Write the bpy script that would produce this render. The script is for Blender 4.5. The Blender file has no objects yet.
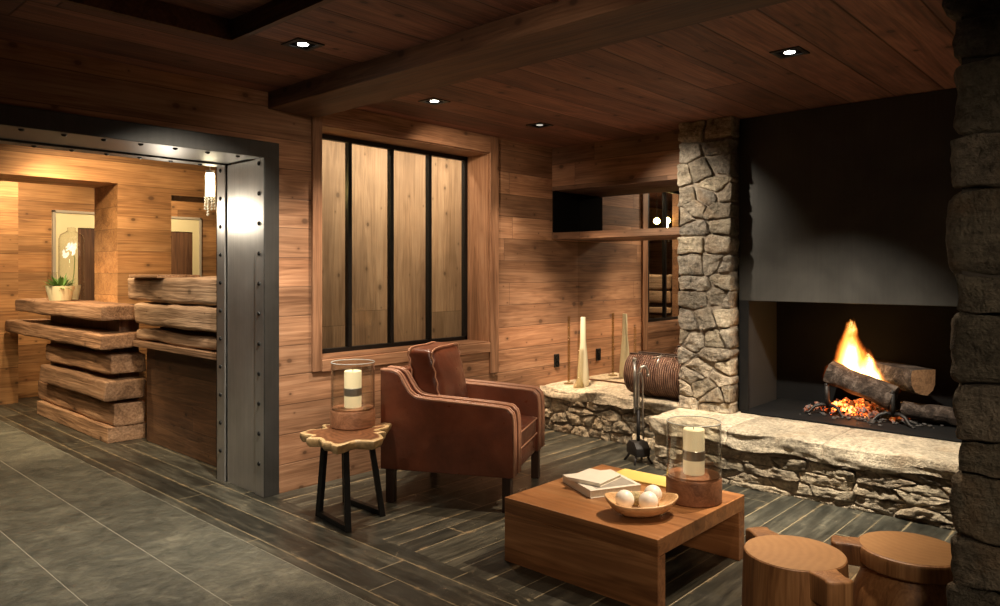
import bpy, bmesh, math, random
from mathutils import Vector, Matrix, noise, Euler

R = math.radians
PI = math.pi
sc = bpy.context.scene
COL = sc.collection

# ------------------------------------------------------------------ basics
def setp(o, label=None, cat=None, group=None, kind=None):
    if label: o['label'] = label
    if cat: o['category'] = cat
    if group: o['group'] = group
    if kind: o['kind'] = kind
    return o

def empty(name, loc=(0, 0, 0), rz=0.0, label=None, cat=None, group=None, kind=None):
    o = bpy.data.objects.new(name, None)
    o.empty_display_size = 0.1
    o.location = loc
    o.rotation_euler = (0, 0, rz)
    COL.objects.link(o)
    return setp(o, label, cat, group, kind)

def link(name, bm, mats, parent=None, smooth=False, label=None, cat=None, group=None, kind=None, angle=None):
    me = bpy.data.meshes.new(name)
    bmesh.ops.recalc_face_normals(bm, faces=bm.faces[:])
    bm.to_mesh(me); bm.free()
    if not isinstance(mats, (list, tuple)): mats = [mats]
    for m in mats: me.materials.append(m)
    if smooth:
        for p in me.polygons: p.use_smooth = True
        if angle: me.set_sharp_from_angle(angle=R(angle))
    o = bpy.data.objects.new(name, me)
    COL.objects.link(o)
    if parent is not None: o.parent = parent
    return setp(o, label, cat, group, kind)

def nvec(p):
    return Vector((noise.noise(p), noise.noise(p + Vector((31.4, 7.9, 2.3))), noise.noise(p + Vector((5.7, 43.1, 17.2)))))

def NB(): return bmesh.new()

def merge(bm, b2, mi=None, M=None):
    if M is not None: bmesh.ops.transform(b2, matrix=M, verts=b2.verts[:])
    if mi is not None:
        for f in b2.faces: f.material_index = mi
    me = bpy.data.meshes.new('tmp'); b2.to_mesh(me); b2.free()
    bm.from_mesh(me); bpy.data.meshes.remove(me)

def box(bm, x0, x1, y0, y1, z0, z1, bev=0.0, seg=2, mi=None, M=None):
    b = bmesh.new()
    bmesh.ops.create_cube(b, size=1)
    for v in b.verts:
        v.co = Vector(((x0 + x1) / 2 + v.co.x * (x1 - x0), (y0 + y1) / 2 + v.co.y * (y1 - y0), (z0 + z1) / 2 + v.co.z * (z1 - z0)))
    if bev > 0:
        bmesh.ops.bevel(b, geom=b.edges[:], offset=bev, segments=seg, profile=.5, affect='EDGES')
    merge(bm, b, mi, M)

def lathe(bm, prof, seg=32, c=(0, 0, 0), mi=None, M=None, rfun=None):
    b = bmesh.new(); rings = []
    for (r, z) in prof:
        if r < 1e-6:
            rings.append([b.verts.new((c[0], c[1], c[2] + z))])
        else:
            ring = []
            for i in range(seg):
                a = 2 * PI * i / seg
                k = rfun(a, z) if rfun else 1
                ring.append(b.verts.new((c[0] + r * k * math.cos(a), c[1] + r * k * math.sin(a), c[2] + z)))
            rings.append(ring)
    for A, B in zip(rings[:-1], rings[1:]):
        if len(A) == 1 and len(B) == 1: continue
        for i in range(seg):
            j = (i + 1) % seg
            if len(A) == 1: b.faces.new((A[0], B[i], B[j]))
            elif len(B) == 1: b.faces.new((A[i], A[j], B[0]))
            else: b.faces.new((A[i], A[j], B[j], B[i]))
    merge(bm, b, mi, M)

def tube(bm, pts, r, seg=8, mi=None, M=None, closed=False):
    b = bmesh.new(); pts = [Vector(p) for p in pts]; n = len(pts)
    rr = r if isinstance(r, (list, tuple)) else [r] * n
    rings = []; prev = None
    for i, p in enumerate(pts):
        if closed: t = pts[(i + 1) % n] - pts[i - 1]
        else: t = pts[min(i + 1, n - 1)] - pts[max(i - 1, 0)]
        t.normalize()
        if prev is None:
            up = Vector((0, 0, 1)) if abs(t.z) < .9 else Vector((1, 0, 0))
            u = t.cross(up).normalized()
        else:
            u = (prev - t * prev.dot(t)).normalized()
        prev = u; w = t.cross(u)
        rings.append([b.verts.new(p + (u * math.cos(2 * PI * k / seg) + w * math.sin(2 * PI * k / seg)) * rr[i]) for k in range(seg)])
    m = n if closed else n - 1
    for i in range(m):
        A, B = rings[i], rings[(i + 1) % n]
        for k in range(seg):
            j = (k + 1) % seg
            b.faces.new((A[k], A[j], B[j], B[k]))
    if not closed:
        b.faces.new(rings[0]); b.faces.new(rings[-1])
    merge(bm, b, mi, M)

def prism(bm, poly, axis, a0, a1, bev=0.0, seg=2, mi=None, M=None):
    """extrude a 2-D outline along x, y or z"""
    b = bmesh.new()
    def P(p, a):
        if axis == 'x': return (a, p[0], p[1])
        if axis == 'y': return (p[0], a, p[1])
        return (p[0], p[1], a)
    A = [b.verts.new(P(p, a0)) for p in poly]; B = [b.verts.new(P(p, a1)) for p in poly]
    b.faces.new(A); b.faces.new(B[::-1]); n = len(poly)
    for i in range(n):
        b.faces.new((A[i], B[i], B[(i + 1) % n], A[(i + 1) % n]))
    bmesh.ops.recalc_face_normals(b, faces=b.faces[:])
    if bev > 0:
        ed = [e for e in b.edges if len(e.link_faces) == 2 and e.calc_face_angle(0) > .6]
        bmesh.ops.bevel(b, geom=ed, offset=bev, segments=seg, profile=.5, affect='EDGES')
    merge(bm, b, mi, M)

def rblock(bm, lo, hi, r, n=7, amp=.006, freq=6.0, seed=0, mi=None, M=None, warp=None, amp2=0.0):
    """a rounded block whose surface is roughened by noise: a stone, a hewn beam, a log, a cushion"""
    b = bmesh.new()
    bmesh.ops.create_cube(b, size=1)
    bmesh.ops.subdivide_edges(b, edges=b.edges[:], cuts=n, use_grid_fill=True)
    lo = Vector(lo); hi = Vector(hi); c = (lo + hi) / 2; h = (hi - lo) / 2
    sv = Vector((seed * 3.17, seed * 1.31, seed * 7.7))
    for v in b.verts:
        p = Vector([c[i] + h[i] * math.copysign(min(1, abs(v.co[i] * 2)) ** .8, v.co[i]) for i in range(3)])
        q = Vector([min(max(p[i], lo[i] + min(r, h[i])), hi[i] - min(r, h[i])) for i in range(3)])
        d = p - q
        if d.length > 1e-9: p = q + d.normalized() * r if d.length > r * .6 else p
        if amp: p += nvec(p * freq + sv) * amp
        if amp2: p += nvec(p * freq * 3.1 + sv) * amp2
        if warp: p = warp(p)
        v.co = p
    merge(bm, b, mi, M)

def sphere(bm, c, r, u=16, v=10, mi=None, sx=1, sy=1, sz=1):
    b = bmesh.new()
    bmesh.ops.create_uvsphere(b, u_segments=u, v_segments=v, radius=r)
    for w in b.verts: w.co = Vector((c[0] + w.co.x * sx, c[1] + w.co.y * sy, c[2] + w.co.z * sz))
    merge(bm, b, mi)

def copy_tree(o, parent=None):
    c = o.copy(); COL.objects.link(c)
    if parent is not None: c.parent = parent
    for ch in list(o.children): copy_tree(ch, c)
    return c

# ------------------------------------------------------------------ materials
def mat(name):
    m = bpy.data.materials.new(name); m.use_nodes = True
    nt = m.node_tree; nt.nodes.clear()
    out = nt.nodes.new('ShaderNodeOutputMaterial')
    return m, nt, out

class G:
    """small helper to wire shader nodes"""
    def __init__(s, nt): s.nt = nt
    def n(s, t, **k):
        o = s.nt.nodes.new('ShaderNode' + t)
        for a, b in k.items(): setattr(o, a, b)
        return o
    def put(s, sock, v):
        if hasattr(v, 'is_output'): s.nt.links.new(v, sock)
        elif v is not None: sock.default_value = v
    def m(s, op, a, b=None, c=None, clamp=False):
        o = s.n('Math', operation=op, use_clamp=clamp)
        for i, v in enumerate((a, b, c)):
            if v is not None: s.put(o.inputs[i], v)
        return o.outputs[0]
    def mix(s, f, a, b, bt='MIX'):
        o = s.n('MixRGB', blend_type=bt)
        s.put(o.inputs[0], f); s.put(o.inputs[1], a); s.put(o.inputs[2], b)
        return o.outputs[0]
    def xyz(s, v):
        o = s.n('SeparateXYZ'); s.put(o.inputs[0], v); return o.outputs
    def vec(s, x, y, z):
        o = s.n('CombineXYZ')
        for i, v in enumerate((x, y, z)): s.put(o.inputs[i], v)
        return o.outputs[0]
    def noise(s, v, scale, detail=4, rough=.55, dist=0.0):
        o = s.n('TexNoise'); s.put(o.inputs['Vector'], v)
        o.inputs['Scale'].default_value = scale; o.inputs['Detail'].default_value = detail
        o.inputs['Roughness'].default_value = rough; o.inputs['Distortion'].default_value = dist
        return o.outputs[0]
    def ramp(s, f, stops):
        o = s.n('ValToRGB'); s.put(o.inputs[0], f); cr = o.color_ramp
        while len(cr.elements) < len(stops): cr.elements.new(.5)
        for e, (p, c) in zip(cr.elements, stops):
            e.position = p; e.color = c if len(c) == 4 else (*c, 1)
        return o.outputs[0]
    def mapr(s, f, a, b, c, d):
        o = s.n('MapRange'); s.put(o.inputs[0], f)
        for i, v in enumerate((a, b, c, d)): o.inputs[i + 1].default_value = v
        return o.outputs[0]
    def white(s, a, b=None):
        if b is None:
            o = s.n('TexWhiteNoise', noise_dimensions='1D'); s.put(o.inputs['W'], a)
        else:
            o = s.n('TexWhiteNoise', noise_dimensions='2D'); s.put(o.inputs['Vector'], s.vec(a, b, 0.0))
        return o.outputs['Value']
    def bsdf(s, out, col, rough=.5, metal=0.0, bump=None, bs=.3, bd=.01, spec=.5, coat=0.0, **kw):
        p = s.n('BsdfPrincipled')
        s.put(p.inputs['Base Color'], col if hasattr(col, 'is_output') else (*col, 1) if len(col) == 3 else col)
        s.put(p.inputs['Roughness'], rough); s.put(p.inputs['Metallic'], metal)
        p.inputs['Specular IOR Level'].default_value = spec
        if coat: p.inputs['Coat Weight'].default_value = coat; p.inputs['Coat Roughness'].default_value = .25
        if bump is not None:
            bn = s.n('Bump'); bn.inputs['Strength'].default_value = bs; bn.inputs['Distance'].default_value = bd
            s.put(bn.inputs['Height'], bump); s.nt.links.new(bn.outputs[0], p.inputs['Normal'])
        for k, v in kw.items(): s.put(p.inputs[k], v)
        s.nt.links.new(p.outputs[0], out.inputs[0])
        return p

def mul(c, k): return tuple(x * k for x in c)

def wood(name, dark, mid, light, L='x', W='z', board=None, blen=2.2, boff=0.0, rough=.6, bump=.25, knots=.5, joint=.25, gs=1.0, var=.35, spec=.35, coat=0.0, figure=0.6, jw=.012, mc=.4):
    m, nt, out = mat(name); g = G(nt)
    tc = g.n('TexCoord')
    X = g.xyz(tc.outputs['Object']); ax = {'x': X[0], 'y': X[1], 'z': X[2]}
    N = [k for k in 'xyz' if k not in (L, W)][0]
    l, w, nn = ax[L], ax[W], ax[N]
    info = g.n('ObjectInfo')
    if board:
        wb = g.m('DIVIDE', g.m('ADD', w, boff), board)
        wob = g.m('MULTIPLY', g.m('SUBTRACT', g.white(g.m('FLOOR', wb)), .5), .0)
        idw = g.m('FLOOR', wb)
        r1 = g.white(idw)
        lb = g.m('ADD', g.m('DIVIDE', l, blen), g.m('MULTIPLY', r1, 7.3))
        r2 = g.white(idw, g.m('FLOOR', lb))
        fw = g.m('FRACT', wb); fl = g.m('FRACT', lb)
        ew = g.m('MINIMUM', fw, g.m('SUBTRACT', 1.0, fw))
        el = g.m('MULTIPLY', g.m('MINIMUM', fl, g.m('SUBTRACT', 1.0, fl)), blen / board)
        edge = g.m('MINIMUM', ew, el)
        jm = g.mapr(edge, 0.0, jw * .17 / board * 1.6, 1.0, 0.0)
    else:
        r2 = info.outputs['Random']; jm = None
    o20 = g.m('MULTIPLY', r2, 37.0)
    # broad growth figure, fine fibres
    v1 = g.vec(g.m('MULTIPLY', l, .55 * gs), g.m('ADD', g.m('MULTIPLY', w, 6.0 * gs), o20), g.m('ADD', g.m('MULTIPLY', nn, 6.0 * gs), g.m('MULTIPLY', r2, 11.0)))
    n1 = g.noise(v1, 1.3, 3, .5, figure)
    rings = g.m('FRACT', g.m('MULTIPLY', n1, 9.0))
    tri = g.m('ABSOLUTE', g.m('SUBTRACT', rings, .5))
    v2 = g.vec(g.m('MULTIPLY', l, 2.2 * gs), g.m('ADD', g.m('MULTIPLY', w, 70.0 * gs), o20), g.m('MULTIPLY', nn, 70.0 * gs))
    n2 = g.noise(v2, 1.0, 3, .6, .2)
    n3 = g.noise(tc.outputs['Object'], 1.7, 3, .6)
    t = g.m('ADD', g.m('MULTIPLY', n1, .62), g.m('ADD', g.m('MULTIPLY', tri, .24), g.m('MULTIPLY', n2, .22 + .25 * mc)))
    t = g.m('ADD', t, (.28 - .25 * mc) * .5 - .06)
    col = g.ramp(t, [(.38, dark), (.58, mid), (.80, light)])
    k = g.m('ADD', 1.0 - var, g.m('MULTIPLY', r2, var * 1.7))
    k = g.m('MULTIPLY', k, g.mapr(n3, .35, .65, .84, 1.13))
    k = g.m('MULTIPLY', k, g.mapr(n2, .34, .66, 1 - mc * .28, 1 + mc * .22))
    hue = g.mix(g.m('MULTIPLY', g.m('FRACT', g.m('MULTIPLY', r2, 7.77)), .35), (1, 1, 1, 1), (1.08, .86, .72, 1))
    col = g.mix(1.0, col, g.vec(k, k, k), 'MULTIPLY')
    col = g.mix(1.0, col, hue, 'MULTIPLY')
    hgt = g.m('ADD', g.m('MULTIPLY', tri, .25), g.m('MULTIPLY', n2, .55))
    if knots > 0:
        kv = g.n('TexVoronoi', voronoi_dimensions='2D'); kv.inputs['Scale'].default_value = 1.0; kv.inputs['Randomness'].default_value = 1.0
        g.put(kv.inputs['Vector'], g.vec(g.m('ADD', g.m('MULTIPLY', l, 4.6), o20), g.m('MULTIPLY', w, 6.5), 0.0))
        kr = g.xyz(kv.outputs['Color'])[2]
        kd = g.m('DIVIDE', kv.outputs['Distance'], g.m('ADD', .03, g.m('MULTIPLY', g.m('POWER', kr, 2.0), .13)))
        km = g.m('MULTIPLY', g.mapr(kd, .55, 1.0, 1.0, 0.0), g.m('LESS_THAN', g.xyz(kv.outputs['Color'])[1], knots))
        col = g.mix(g.m('MULTIPLY', km, .8), col, (*mul(dark, .28), 1))
        halo = g.m('MULTIPLY', g.mapr(kd, .9, 2.6, .4, 0.0), g.m('LESS_THAN', g.xyz(kv.outputs['Color'])[1], knots))
        col = g.mix(halo, col, (*mul(dark, .75), 1))
    if jm is not None:
        col = g.mix(g.m('MULTIPLY', jm, 1 - joint), col, (*mul(dark, .18), 1))
        hgt = g.m('SUBTRACT', hgt, g.m('MULTIPLY', jm, 2.5))
        hgt = g.m('ADD', hgt, g.m('MULTIPLY', r2, .8))
    g.bsdf(out, col, g.mapr(n2, .2, .8, rough - .08, rough + .12), bump=hgt, bs=bump, bd=.012, spec=spec, coat=coat)
    return m

def plain(name, col, rough=.5, metal=0.0, spec=.5, nz=0.0, nscale=20, bump=0.0, bscale=60, coat=0.0, **kw):
    m, nt, out = mat(name); g = G(nt)
    tc = g.n('TexCoord'); c = col; b = None
    if nz:
        n = g.noise(tc.outputs['Object'], nscale, 5, .6)
        k = g.mapr(n, .25, .75, 1 - nz, 1 + nz)
        c = g.mix(1.0, (*col, 1), g.vec(k, k, k), 'MULTIPLY')
    if bump: b = g.noise(tc.outputs['Object'], bscale, 4, .6)
    g.bsdf(out, c, rough, metal, bump=b, bs=bump, bd=.01, spec=spec, coat=coat, **kw)
    return m

def stone(name, cols, var=.45, bump=.8, scale=1.0, rough=.85):
    m, nt, out = mat(name); g = G(nt)
    tc = g.n('TexCoord'); geo = g.n('NewGeometry')
    ri = geo.outputs['Random Per Island']
    P = tc.outputs['Object']
    base = g.ramp(ri, [(i / max(1, len(cols) - 1), c) for i, c in enumerate(cols)])
    n1 = g.noise(P, 7 * scale, 6, .65, .3); n2 = g.noise(P, 38 * scale, 6, .7); n3 = g.noise(P, 130 * scale, 3, .6)
    X = g.xyz(P)
    lay = g.noise(g.vec(g.m('MULTIPLY', X[0], 3.0), g.m('MULTIPLY', X[1], 3.0), g.m('MULTIPLY', X[2], 26.0)), 1.0 * scale, 5, .65, .6)
    k = g.m('ADD', g.mapr(n1, .33, .67, 1 - var, 1 + var * .7), g.mapr(n2, .36, .64, -.36, .28))
    k = g.m('MULTIPLY', k, g.mapr(lay, .3, .7, .8, 1.15))
    r5 = g.m('FRACT', g.m('MULTIPLY', ri, 13.7))
    k = g.m('MULTIPLY', k, g.mapr(r5, 0, 1, .6, 1.25))
    col = g.mix(1.0, base, g.vec(k, k, k), 'MULTIPLY')
    rust = g.noise(P, 4.3 * scale, 4, .6)
    col = g.mix(g.mapr(rust, .55, .75, 0, .45), col, (.34, .2, .09, 1))
    h = g.m('ADD', g.m('MULTIPLY', n2, 1.5), g.m('ADD', g.m('MULTIPLY', n3, .6), g.m('MULTIPLY', lay, 1.2)))
    g.bsdf(out, col, rough, bump=h, bs=bump, bd=.035, spec=.25)
    return m

def glass(name, tint=(1, 1, 1), ior=1.45, rough=0.0, base=.0, edge=.75):
    """thin clear glass: see-through, mirror-like by Fresnel"""
    m, nt, out = mat(name); g = G(nt)
    lw = g.n('LayerWeight'); lw.inputs[0].default_value = .5
    f0 = ((ior - 1) / (ior + 1)) ** 2
    fres = g.m('ADD', f0 + base, g.m('MULTIPLY', g.m('POWER', lw.outputs['Facing'], 5.0), 1 - f0 - base))
    tr = g.n('BsdfTransparent')
    thick = g.m('POWER', lw.outputs['Facing'], 4.0)                  # the wall of the glass looks thicker edge-on
    g.put(tr.inputs[0], g.mix(thick, (*tint, 1), (*mul(tint, edge), 1)))
    gl = g.n('BsdfGlossy'); gl.inputs['Roughness'].default_value = rough; gl.inputs[0].default_value = (1, 1, 1, 1)
    mx = g.n('MixShader')
    g.put(mx.inputs[0], fres)
    nt.links.new(tr.outputs[0], mx.inputs[1]); nt.links.new(gl.outputs[0], mx.inputs[2])
    nt.links.new(mx.outputs[0], out.inputs[0])
    return m

def emis(name, col, s):
    m, nt, out = mat(name); g = G(nt)
    e = g.n('Emission'); e.inputs[0].default_value = (*col, 1); e.inputs[1].default_value = s
    nt.links.new(e.outputs[0], out.inputs[0]); return m

PD, PM, PL = (.20, .095, .046), (.37, .195, .105), (.49, .285, .165)
M = {}
M['pine'] = wood('pine_boards', PD, PM, PL, 'x', 'z', .187, 3.7, boff=.01, knots=.5, var=.33, joint=.1)
M['pine_y'] = wood('pine_boards_along_y', PD, PM, PL, 'y', 'z', .187, 3.7, boff=.01, knots=.5, var=.33, joint=.1)
M['frieze'] = wood('frieze_boards', mul(PD, .8), mul(PM, .75), mul(PL, .7), 'y', 'z', .2, 3.1, boff=.04, knots=.3)
M['trim'] = wood('pine_trim_flat', PD, PM, PL, 'x', 'z', knots=.25, gs=1.2)
M['trim_v'] = wood('pine_trim_upright', PD, PM, PL, 'z', 'x', knots=.2, gs=1.2)
M['ceil'] = wood('ceiling_boards', (.10, .042, .029), (.21, .092, .060), (.29, .142, .095), 'x', 'y', .27, 5.4, boff=.05, knots=.35, bump=.35, var=.45, jw=.03, mc=0.6)
M['beam'] = wood('beam_wood', (.08, .036, .020), (.16, .078, .042), (.225, .118, .066), 'y', 'z', knots=.4)
M['vplank'] = wood('upright_boards', (.24, .15, .085), (.36, .24, .145), (.45, .32, .205), 'z', 'x', .42, 4.0, boff=.03, knots=.4, bump=.1, var=.2, mc=0.25)
M['lobby'] = wood('lobby_boards', (.25, .115, .042), (.44, .22, .083), (.54, .295, .125), 'x', 'z', .2, 4.3, boff=.02, knots=.5)
M['lobby_y'] = wood('lobby_boards_along_y', (.26, .125, .045), (.44, .235, .095), (.54, .31, .14), 'y', 'z', .3, 2.3, boff=.02, knots=.3)
M['panel'] = wood('shaded_panel_boards', (.05, .024, .012), (.10, .05, .024), (.15, .078, .038), 'y', 'z', .2, 2.3, knots=.4)  # boards darkened, shade under the counter ledge put into the colour
M['desk'] = wood('hewn_oak', (.19, .10, .05), (.38, .22, .12), (.52, .33, .20), 'y', 'z', knots=.25, bump=.7, gs=.8, var=.3, rough=.75, mc=0.6)
M['desk2'] = wood('weathered_oak', (.24, .145, .08), (.44, .29, .18), (.60, .43, .28), 'y', 'z', knots=.2, bump=.9, gs=.8, var=.25, rough=.8, mc=0.6)
M['table'] = wood('coffee_table_wood', (.11, .042, .016), (.26, .112, .042), (.45, .225, .095), 'y', 'z', knots=0, bump=.06, gs=.75, rough=.36, figure=1.6, spec=.5, mc=0.15)
M['table_top'] = wood('coffee_table_top_wood', (.17, .07, .024), (.34, .155, .056), (.47, .24, .10), 'y', 'x', .21, 5.0, knots=0, bump=.05, gs=.75, rough=.34, figure=1.3, spec=.5, jw=.003, joint=.6, mc=0.12)
M['drum'] = wood('lantern_base_wood', (.14, .062, .03), (.26, .12, .06), (.36, .18, .095), 'x', 'z', knots=.0, bump=.12, gs=1.6, rough=.4, mc=0.2)
M['stool'] = wood('stool_wood', (.15, .065, .025), (.30, .145, .056), (.42, .225, .095), 'z', 'x', knots=.0, bump=.15, gs=1.3, rough=.45, figure=1.4, mc=0.3)
M['bowl'] = wood('bowl_wood', (.50, .28, .12), (.70, .47, .24), (.80, .60, .36), 'x', 'z', knots=.2, bump=.1, gs=2.2, rough=.4, mc=0.2)
M['darkleg'] = wood('dark_stained_wood', (.02, .011, .007), (.035, .019, .012), (.05, .03, .018), 'z', 'x', knots=0, bump=.1, rough=.4)
M['logend'] = wood('split_log_wood', (.2, .1, .045), (.36, .2, .1), (.46, .28, .15), 'y', 'z', knots=0, bump=.5)
M['black'] = plain('black_steel', (.016, .015, .014), .45, .6, nz=.2)
M['iron'] = plain('wrought_iron', (.03, .026, .023), .55, .7, nz=.3, bump=.2)
M['chrome'] = plain('worn_steel', (.42, .38, .33), .3, .9, nz=.2)
M['soot'] = plain('sooty_steel', (.006, .0055, .005), .8, .0, .15, nz=.35, nscale=6)
M['mortar'] = plain('mortar', (.26, .205, .145), .95, nz=.3, bump=.5)
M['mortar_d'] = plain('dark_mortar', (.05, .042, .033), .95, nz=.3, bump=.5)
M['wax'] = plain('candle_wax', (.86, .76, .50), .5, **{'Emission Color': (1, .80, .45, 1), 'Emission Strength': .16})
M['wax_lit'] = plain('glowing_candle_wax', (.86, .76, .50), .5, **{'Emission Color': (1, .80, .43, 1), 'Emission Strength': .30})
M['band'] = plain('silver_candle_band', (.35, .32, .27), .3, .7)
M['paper'] = plain('book_cover_white', (.78, .73, .62), .45, nz=.03)
M['pages'] = plain('book_pages', (.72, .65, .5), .8, nz=.15, nscale=90)
M['grey'] = plain('book_cover_grey', (.36, .33, .28), .4, nz=.2, nscale=14)
M['yellow'] = plain('pale_yellow_cover', (.80, .60, .16), .5, nz=.04)
M['white'] = plain('white_ceramic', (.90, .84, .74), .35, nz=.06)
M['moss'] = plain('speckled_seed', (.42, .33, .17), .9, nz=.6, nscale=60, bump=1.0, bscale=70)
M['pot'] = plain('cream_pot', (.75, .66, .42), .5)
M['leaf'] = plain('fern_leaf', (.10, .2, .035), .5, nz=.4, nscale=15)
M['stemg'] = plain('orchid_stem', (.2, .3, .07), .5)
M['petal'] = plain('orchid_petal', (.88, .85, .78), .5, **{'Emission Color': (1, .93, .75, 1), 'Emission Strength': .25})  # slight glow added to brighten the petals
M['cream'] = plain('cream_paint', (.72, .62, .36), .5)
M['greypaint'] = plain('grey_beige_paint', (.40, .34, .26), .5)
M['doorwood'] = wood('dark_door_wood', (.07, .03, .015), (.13, .06, .028), (.18, .09, .045), 'z', 'x', .25, 4, knots=.1)
M['glass'] = glass('clear_glass', (.96, .955, .93), base=.03, edge=.45)
M['rimglass'] = plain('glass_edge', (.55, .55, .5), .1, spec=.8)  # pale opaque colour stands in for light caught by the glass rim
M['wglass'] = glass('window_glass', (.96, .95, .90), 1.12)
M['flask'] = glass('tinted_flask_glass', (.90, .86, .74), 1.5, base=.06, edge=.4)
M['lens'] = emis('downlight_lens', (1, .96, .88), 14)
M['lensdim'] = emis('downlight_lens_aside', (1, .9, .75), .35)
M['lampglow'] = emis('lamp_glass_glow', (1, .74, .26), 24)
M['sconce'] = emis('sconce_glow', (1, .86, .55), 16)
M['crystal'] = plain('crystal_strand', (.34, .30, .23), .1, 0, spec=.9)
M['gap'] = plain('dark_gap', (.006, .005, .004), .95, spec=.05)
M['steelframe'] = None

def brushed(name, c, r0, r1, metal=.85, blot=.25, axis='z'):
    m, nt, out = mat(name); g = G(nt); tc = g.n('TexCoord'); P = tc.outputs['Object']
    n = g.noise(P, 1.6, 5, .6, .4); X = g.xyz(P)
    s = g.vec(*[g.m('MULTIPLY', X[i], 2.0 if 'xyz'[i] == axis else 60.0) for i in range(3)])
    n2 = g.noise(s, 1.0, 3, .6)
    k = g.m('MULTIPLY', g.mapr(n, .3, .7, 1 - blot, 1 + blot), g.mapr(n2, .3, .7, .93, 1.06))
    col = g.mix(1.0, (*c, 1), g.vec(k, k, k), 'MULTIPLY')
    g.bsdf(out, col, g.mapr(n, .3, .7, r0, r1), metal, bump=n2, bs=.04, bd=.005)
    return m
M['hood'] = brushed('hood_steel', (.052, .047, .039), .45, .58, .55, .3)
M['sideplate'] = brushed('firebox_side_steel_lit', (.04, .038, .035), .6, .7, .3, .2)  # paler than the sooty walls, lamplight on this side put into the colour
M['portal'] = brushed('portal_steel_lit', (.50, .48, .45), .34, .46, .85, .2)  # jamb steel made paler for the lamplight falling on it
M['portal_shaded'] = brushed('portal_steel_shaded', (.085, .08, .072), .42, .55, .7, .25)  # darker copy of the same steel for the shaded faces

M['st_pillar'] = stone('pillar_stone', [(.34, .27, .19), (.46, .37, .26), (.30, .25, .19), (.50, .40, .27), (.38, .32, .25)])
M['st_hearth'] = stone('hearth_stone', [(.40, .31, .20), (.52, .42, .28), (.34, .27, .185), (.56, .45, .30)])
M['st_slab'] = stone('lit_slab_stone', [(.60, .49, .34), (.64, .53, .37)], var=.28, bump=.7)  # hearth stone made lighter, lamplight on the slab tops put into the colour
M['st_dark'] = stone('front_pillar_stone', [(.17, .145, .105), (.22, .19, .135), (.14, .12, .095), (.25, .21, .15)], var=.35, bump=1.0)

def leather():
    m, nt, out = mat('red_brown_leather'); g = G(nt); tc = g.n('TexCoord'); P = tc.outputs['Object']
    n = g.noise(P, 5, 5, .6, .3); v = g.n('TexVoronoi'); v.inputs['Scale'].default_value = 170; g.put(v.inputs['Vector'], P)
    n2 = g.noise(P, 22, 4, .6)
    col = g.ramp(n, [(.3, (.085, .024, .011)), (.55, (.135, .038, .018)), (.8, (.19, .06, .028))])
    h = g.m('ADD', g.m('MULTIPLY', v.outputs['Distance'], .25), g.m('MULTIPLY', n2, .7))
    g.bsdf(out, col, g.mapr(n2, .3, .7, .27, .42), bump=h, bs=.14, bd=.01, spec=.5)
    return m
M['leather'] = leather()
M['piping'] = plain('leather_piping', (.46, .23, .14), .38, nz=.2)  # paler than the leather, highlights along the piping put into the colour

def floorwood(name, L, W, board, blen, boff=0.0):
    m, nt, out = mat(name); g = G(nt); tc = g.n('TexCoord'); P = tc.outputs['Object']
    X = g.xyz(P); ax = {'x': X[0], 'y': X[1]}; l, w = ax[L], ax[W]
    wb0 = g.m('DIVIDE', g.m('ADD', w, boff), board)
    # uneven plank widths
    wb = g.m('ADD', wb0, g.m('MULTIPLY', g.m('SINE', g.m('MULTIPLY', wb0, 2.3)), .22)) if L == 'x' else wb0
    idw = g.m('FLOOR', wb); r1 = g.white(idw)
    lb = g.m('ADD', g.m('DIVIDE', l, blen), g.m('MULTIPLY', r1, 5.7)); r2 = g.white(idw, g.m('FLOOR', lb))
    fw = g.m('FRACT', wb); fl = g.m('FRACT', lb)
    ew = g.m('MULTIPLY', g.m('MINIMUM', fw, g.m('SUBTRACT', 1.0, fw)), board)
    el = g.m('MULTIPLY', g.m('MINIMUM', fl, g.m('SUBTRACT', 1.0, fl)), blen)
    wig = g.m('MULTIPLY', g.m('SUBTRACT', g.noise(P, 9, 3, .6), .5), .006)
    edge = g.m('ADD', g.m('MINIMUM', ew, el), wig)
    seam = g.m('MULTIPLY', g.mapr(edge, .002, .004, 1.0, 0.0), g.mapr(g.noise(P, 2.1, 4, .7), .34, .5, .35, 1.0))
    wear_n = g.noise(P, 5.5, 6, .7, .4)
    wearedge = g.m('MULTIPLY', g.mapr(edge, .003, .016, 1.0, 0.0), g.mapr(wear_n, .54, .62, 0.0, 1.0))
    st = g.vec(g.m('MULTIPLY', l, 2.6), g.m('MULTIPLY', w, 20.0), r2)
    gr = g.noise(st, 1.0, 5, .65, .3)
    mid = g.noise(P, 2.4, 5, .6, .3)
    col = g.ramp(gr, [(.32, (.016, .0155, .011)), (.5, (.040, .038, .028)), (.74, (.105, .096, .068))])
    k = g.m('MULTIPLY', g.mapr(r2, 0, 1, .6, 1.35), g.mapr(mid, .3, .7, .75, 1.3)); col = g.mix(1.0, col, g.vec(k, k, k), 'MULTIPLY')
    spots = g.m('MULTIPLY', g.mapr(g.noise(P, 15, 6, .8, .5), .58, .66, 0.0, .6), g.mapr(mid, .5, .6, 0, 1))
    col = g.mix(spots, col, (.30, .25, .16, 1))
    col = g.mix(g.m('MULTIPLY', wearedge, .7), col, (.30, .20, .095, 1))
    col = g.mix(g.m('MULTIPLY', seam, .8), col, (.30, .24, .14, 1))
    h = g.m('ADD', g.m('MULTIPLY', gr, .6), g.m('ADD', g.m('MULTIPLY', r2, .5), g.m('MULTIPLY', seam, -1.2)))
    g.bsdf(out, col, g.mapr(wear_n, .3, .7, .26, .46), bump=h, bs=.3, bd=.01, spec=.5)
    return m
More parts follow.
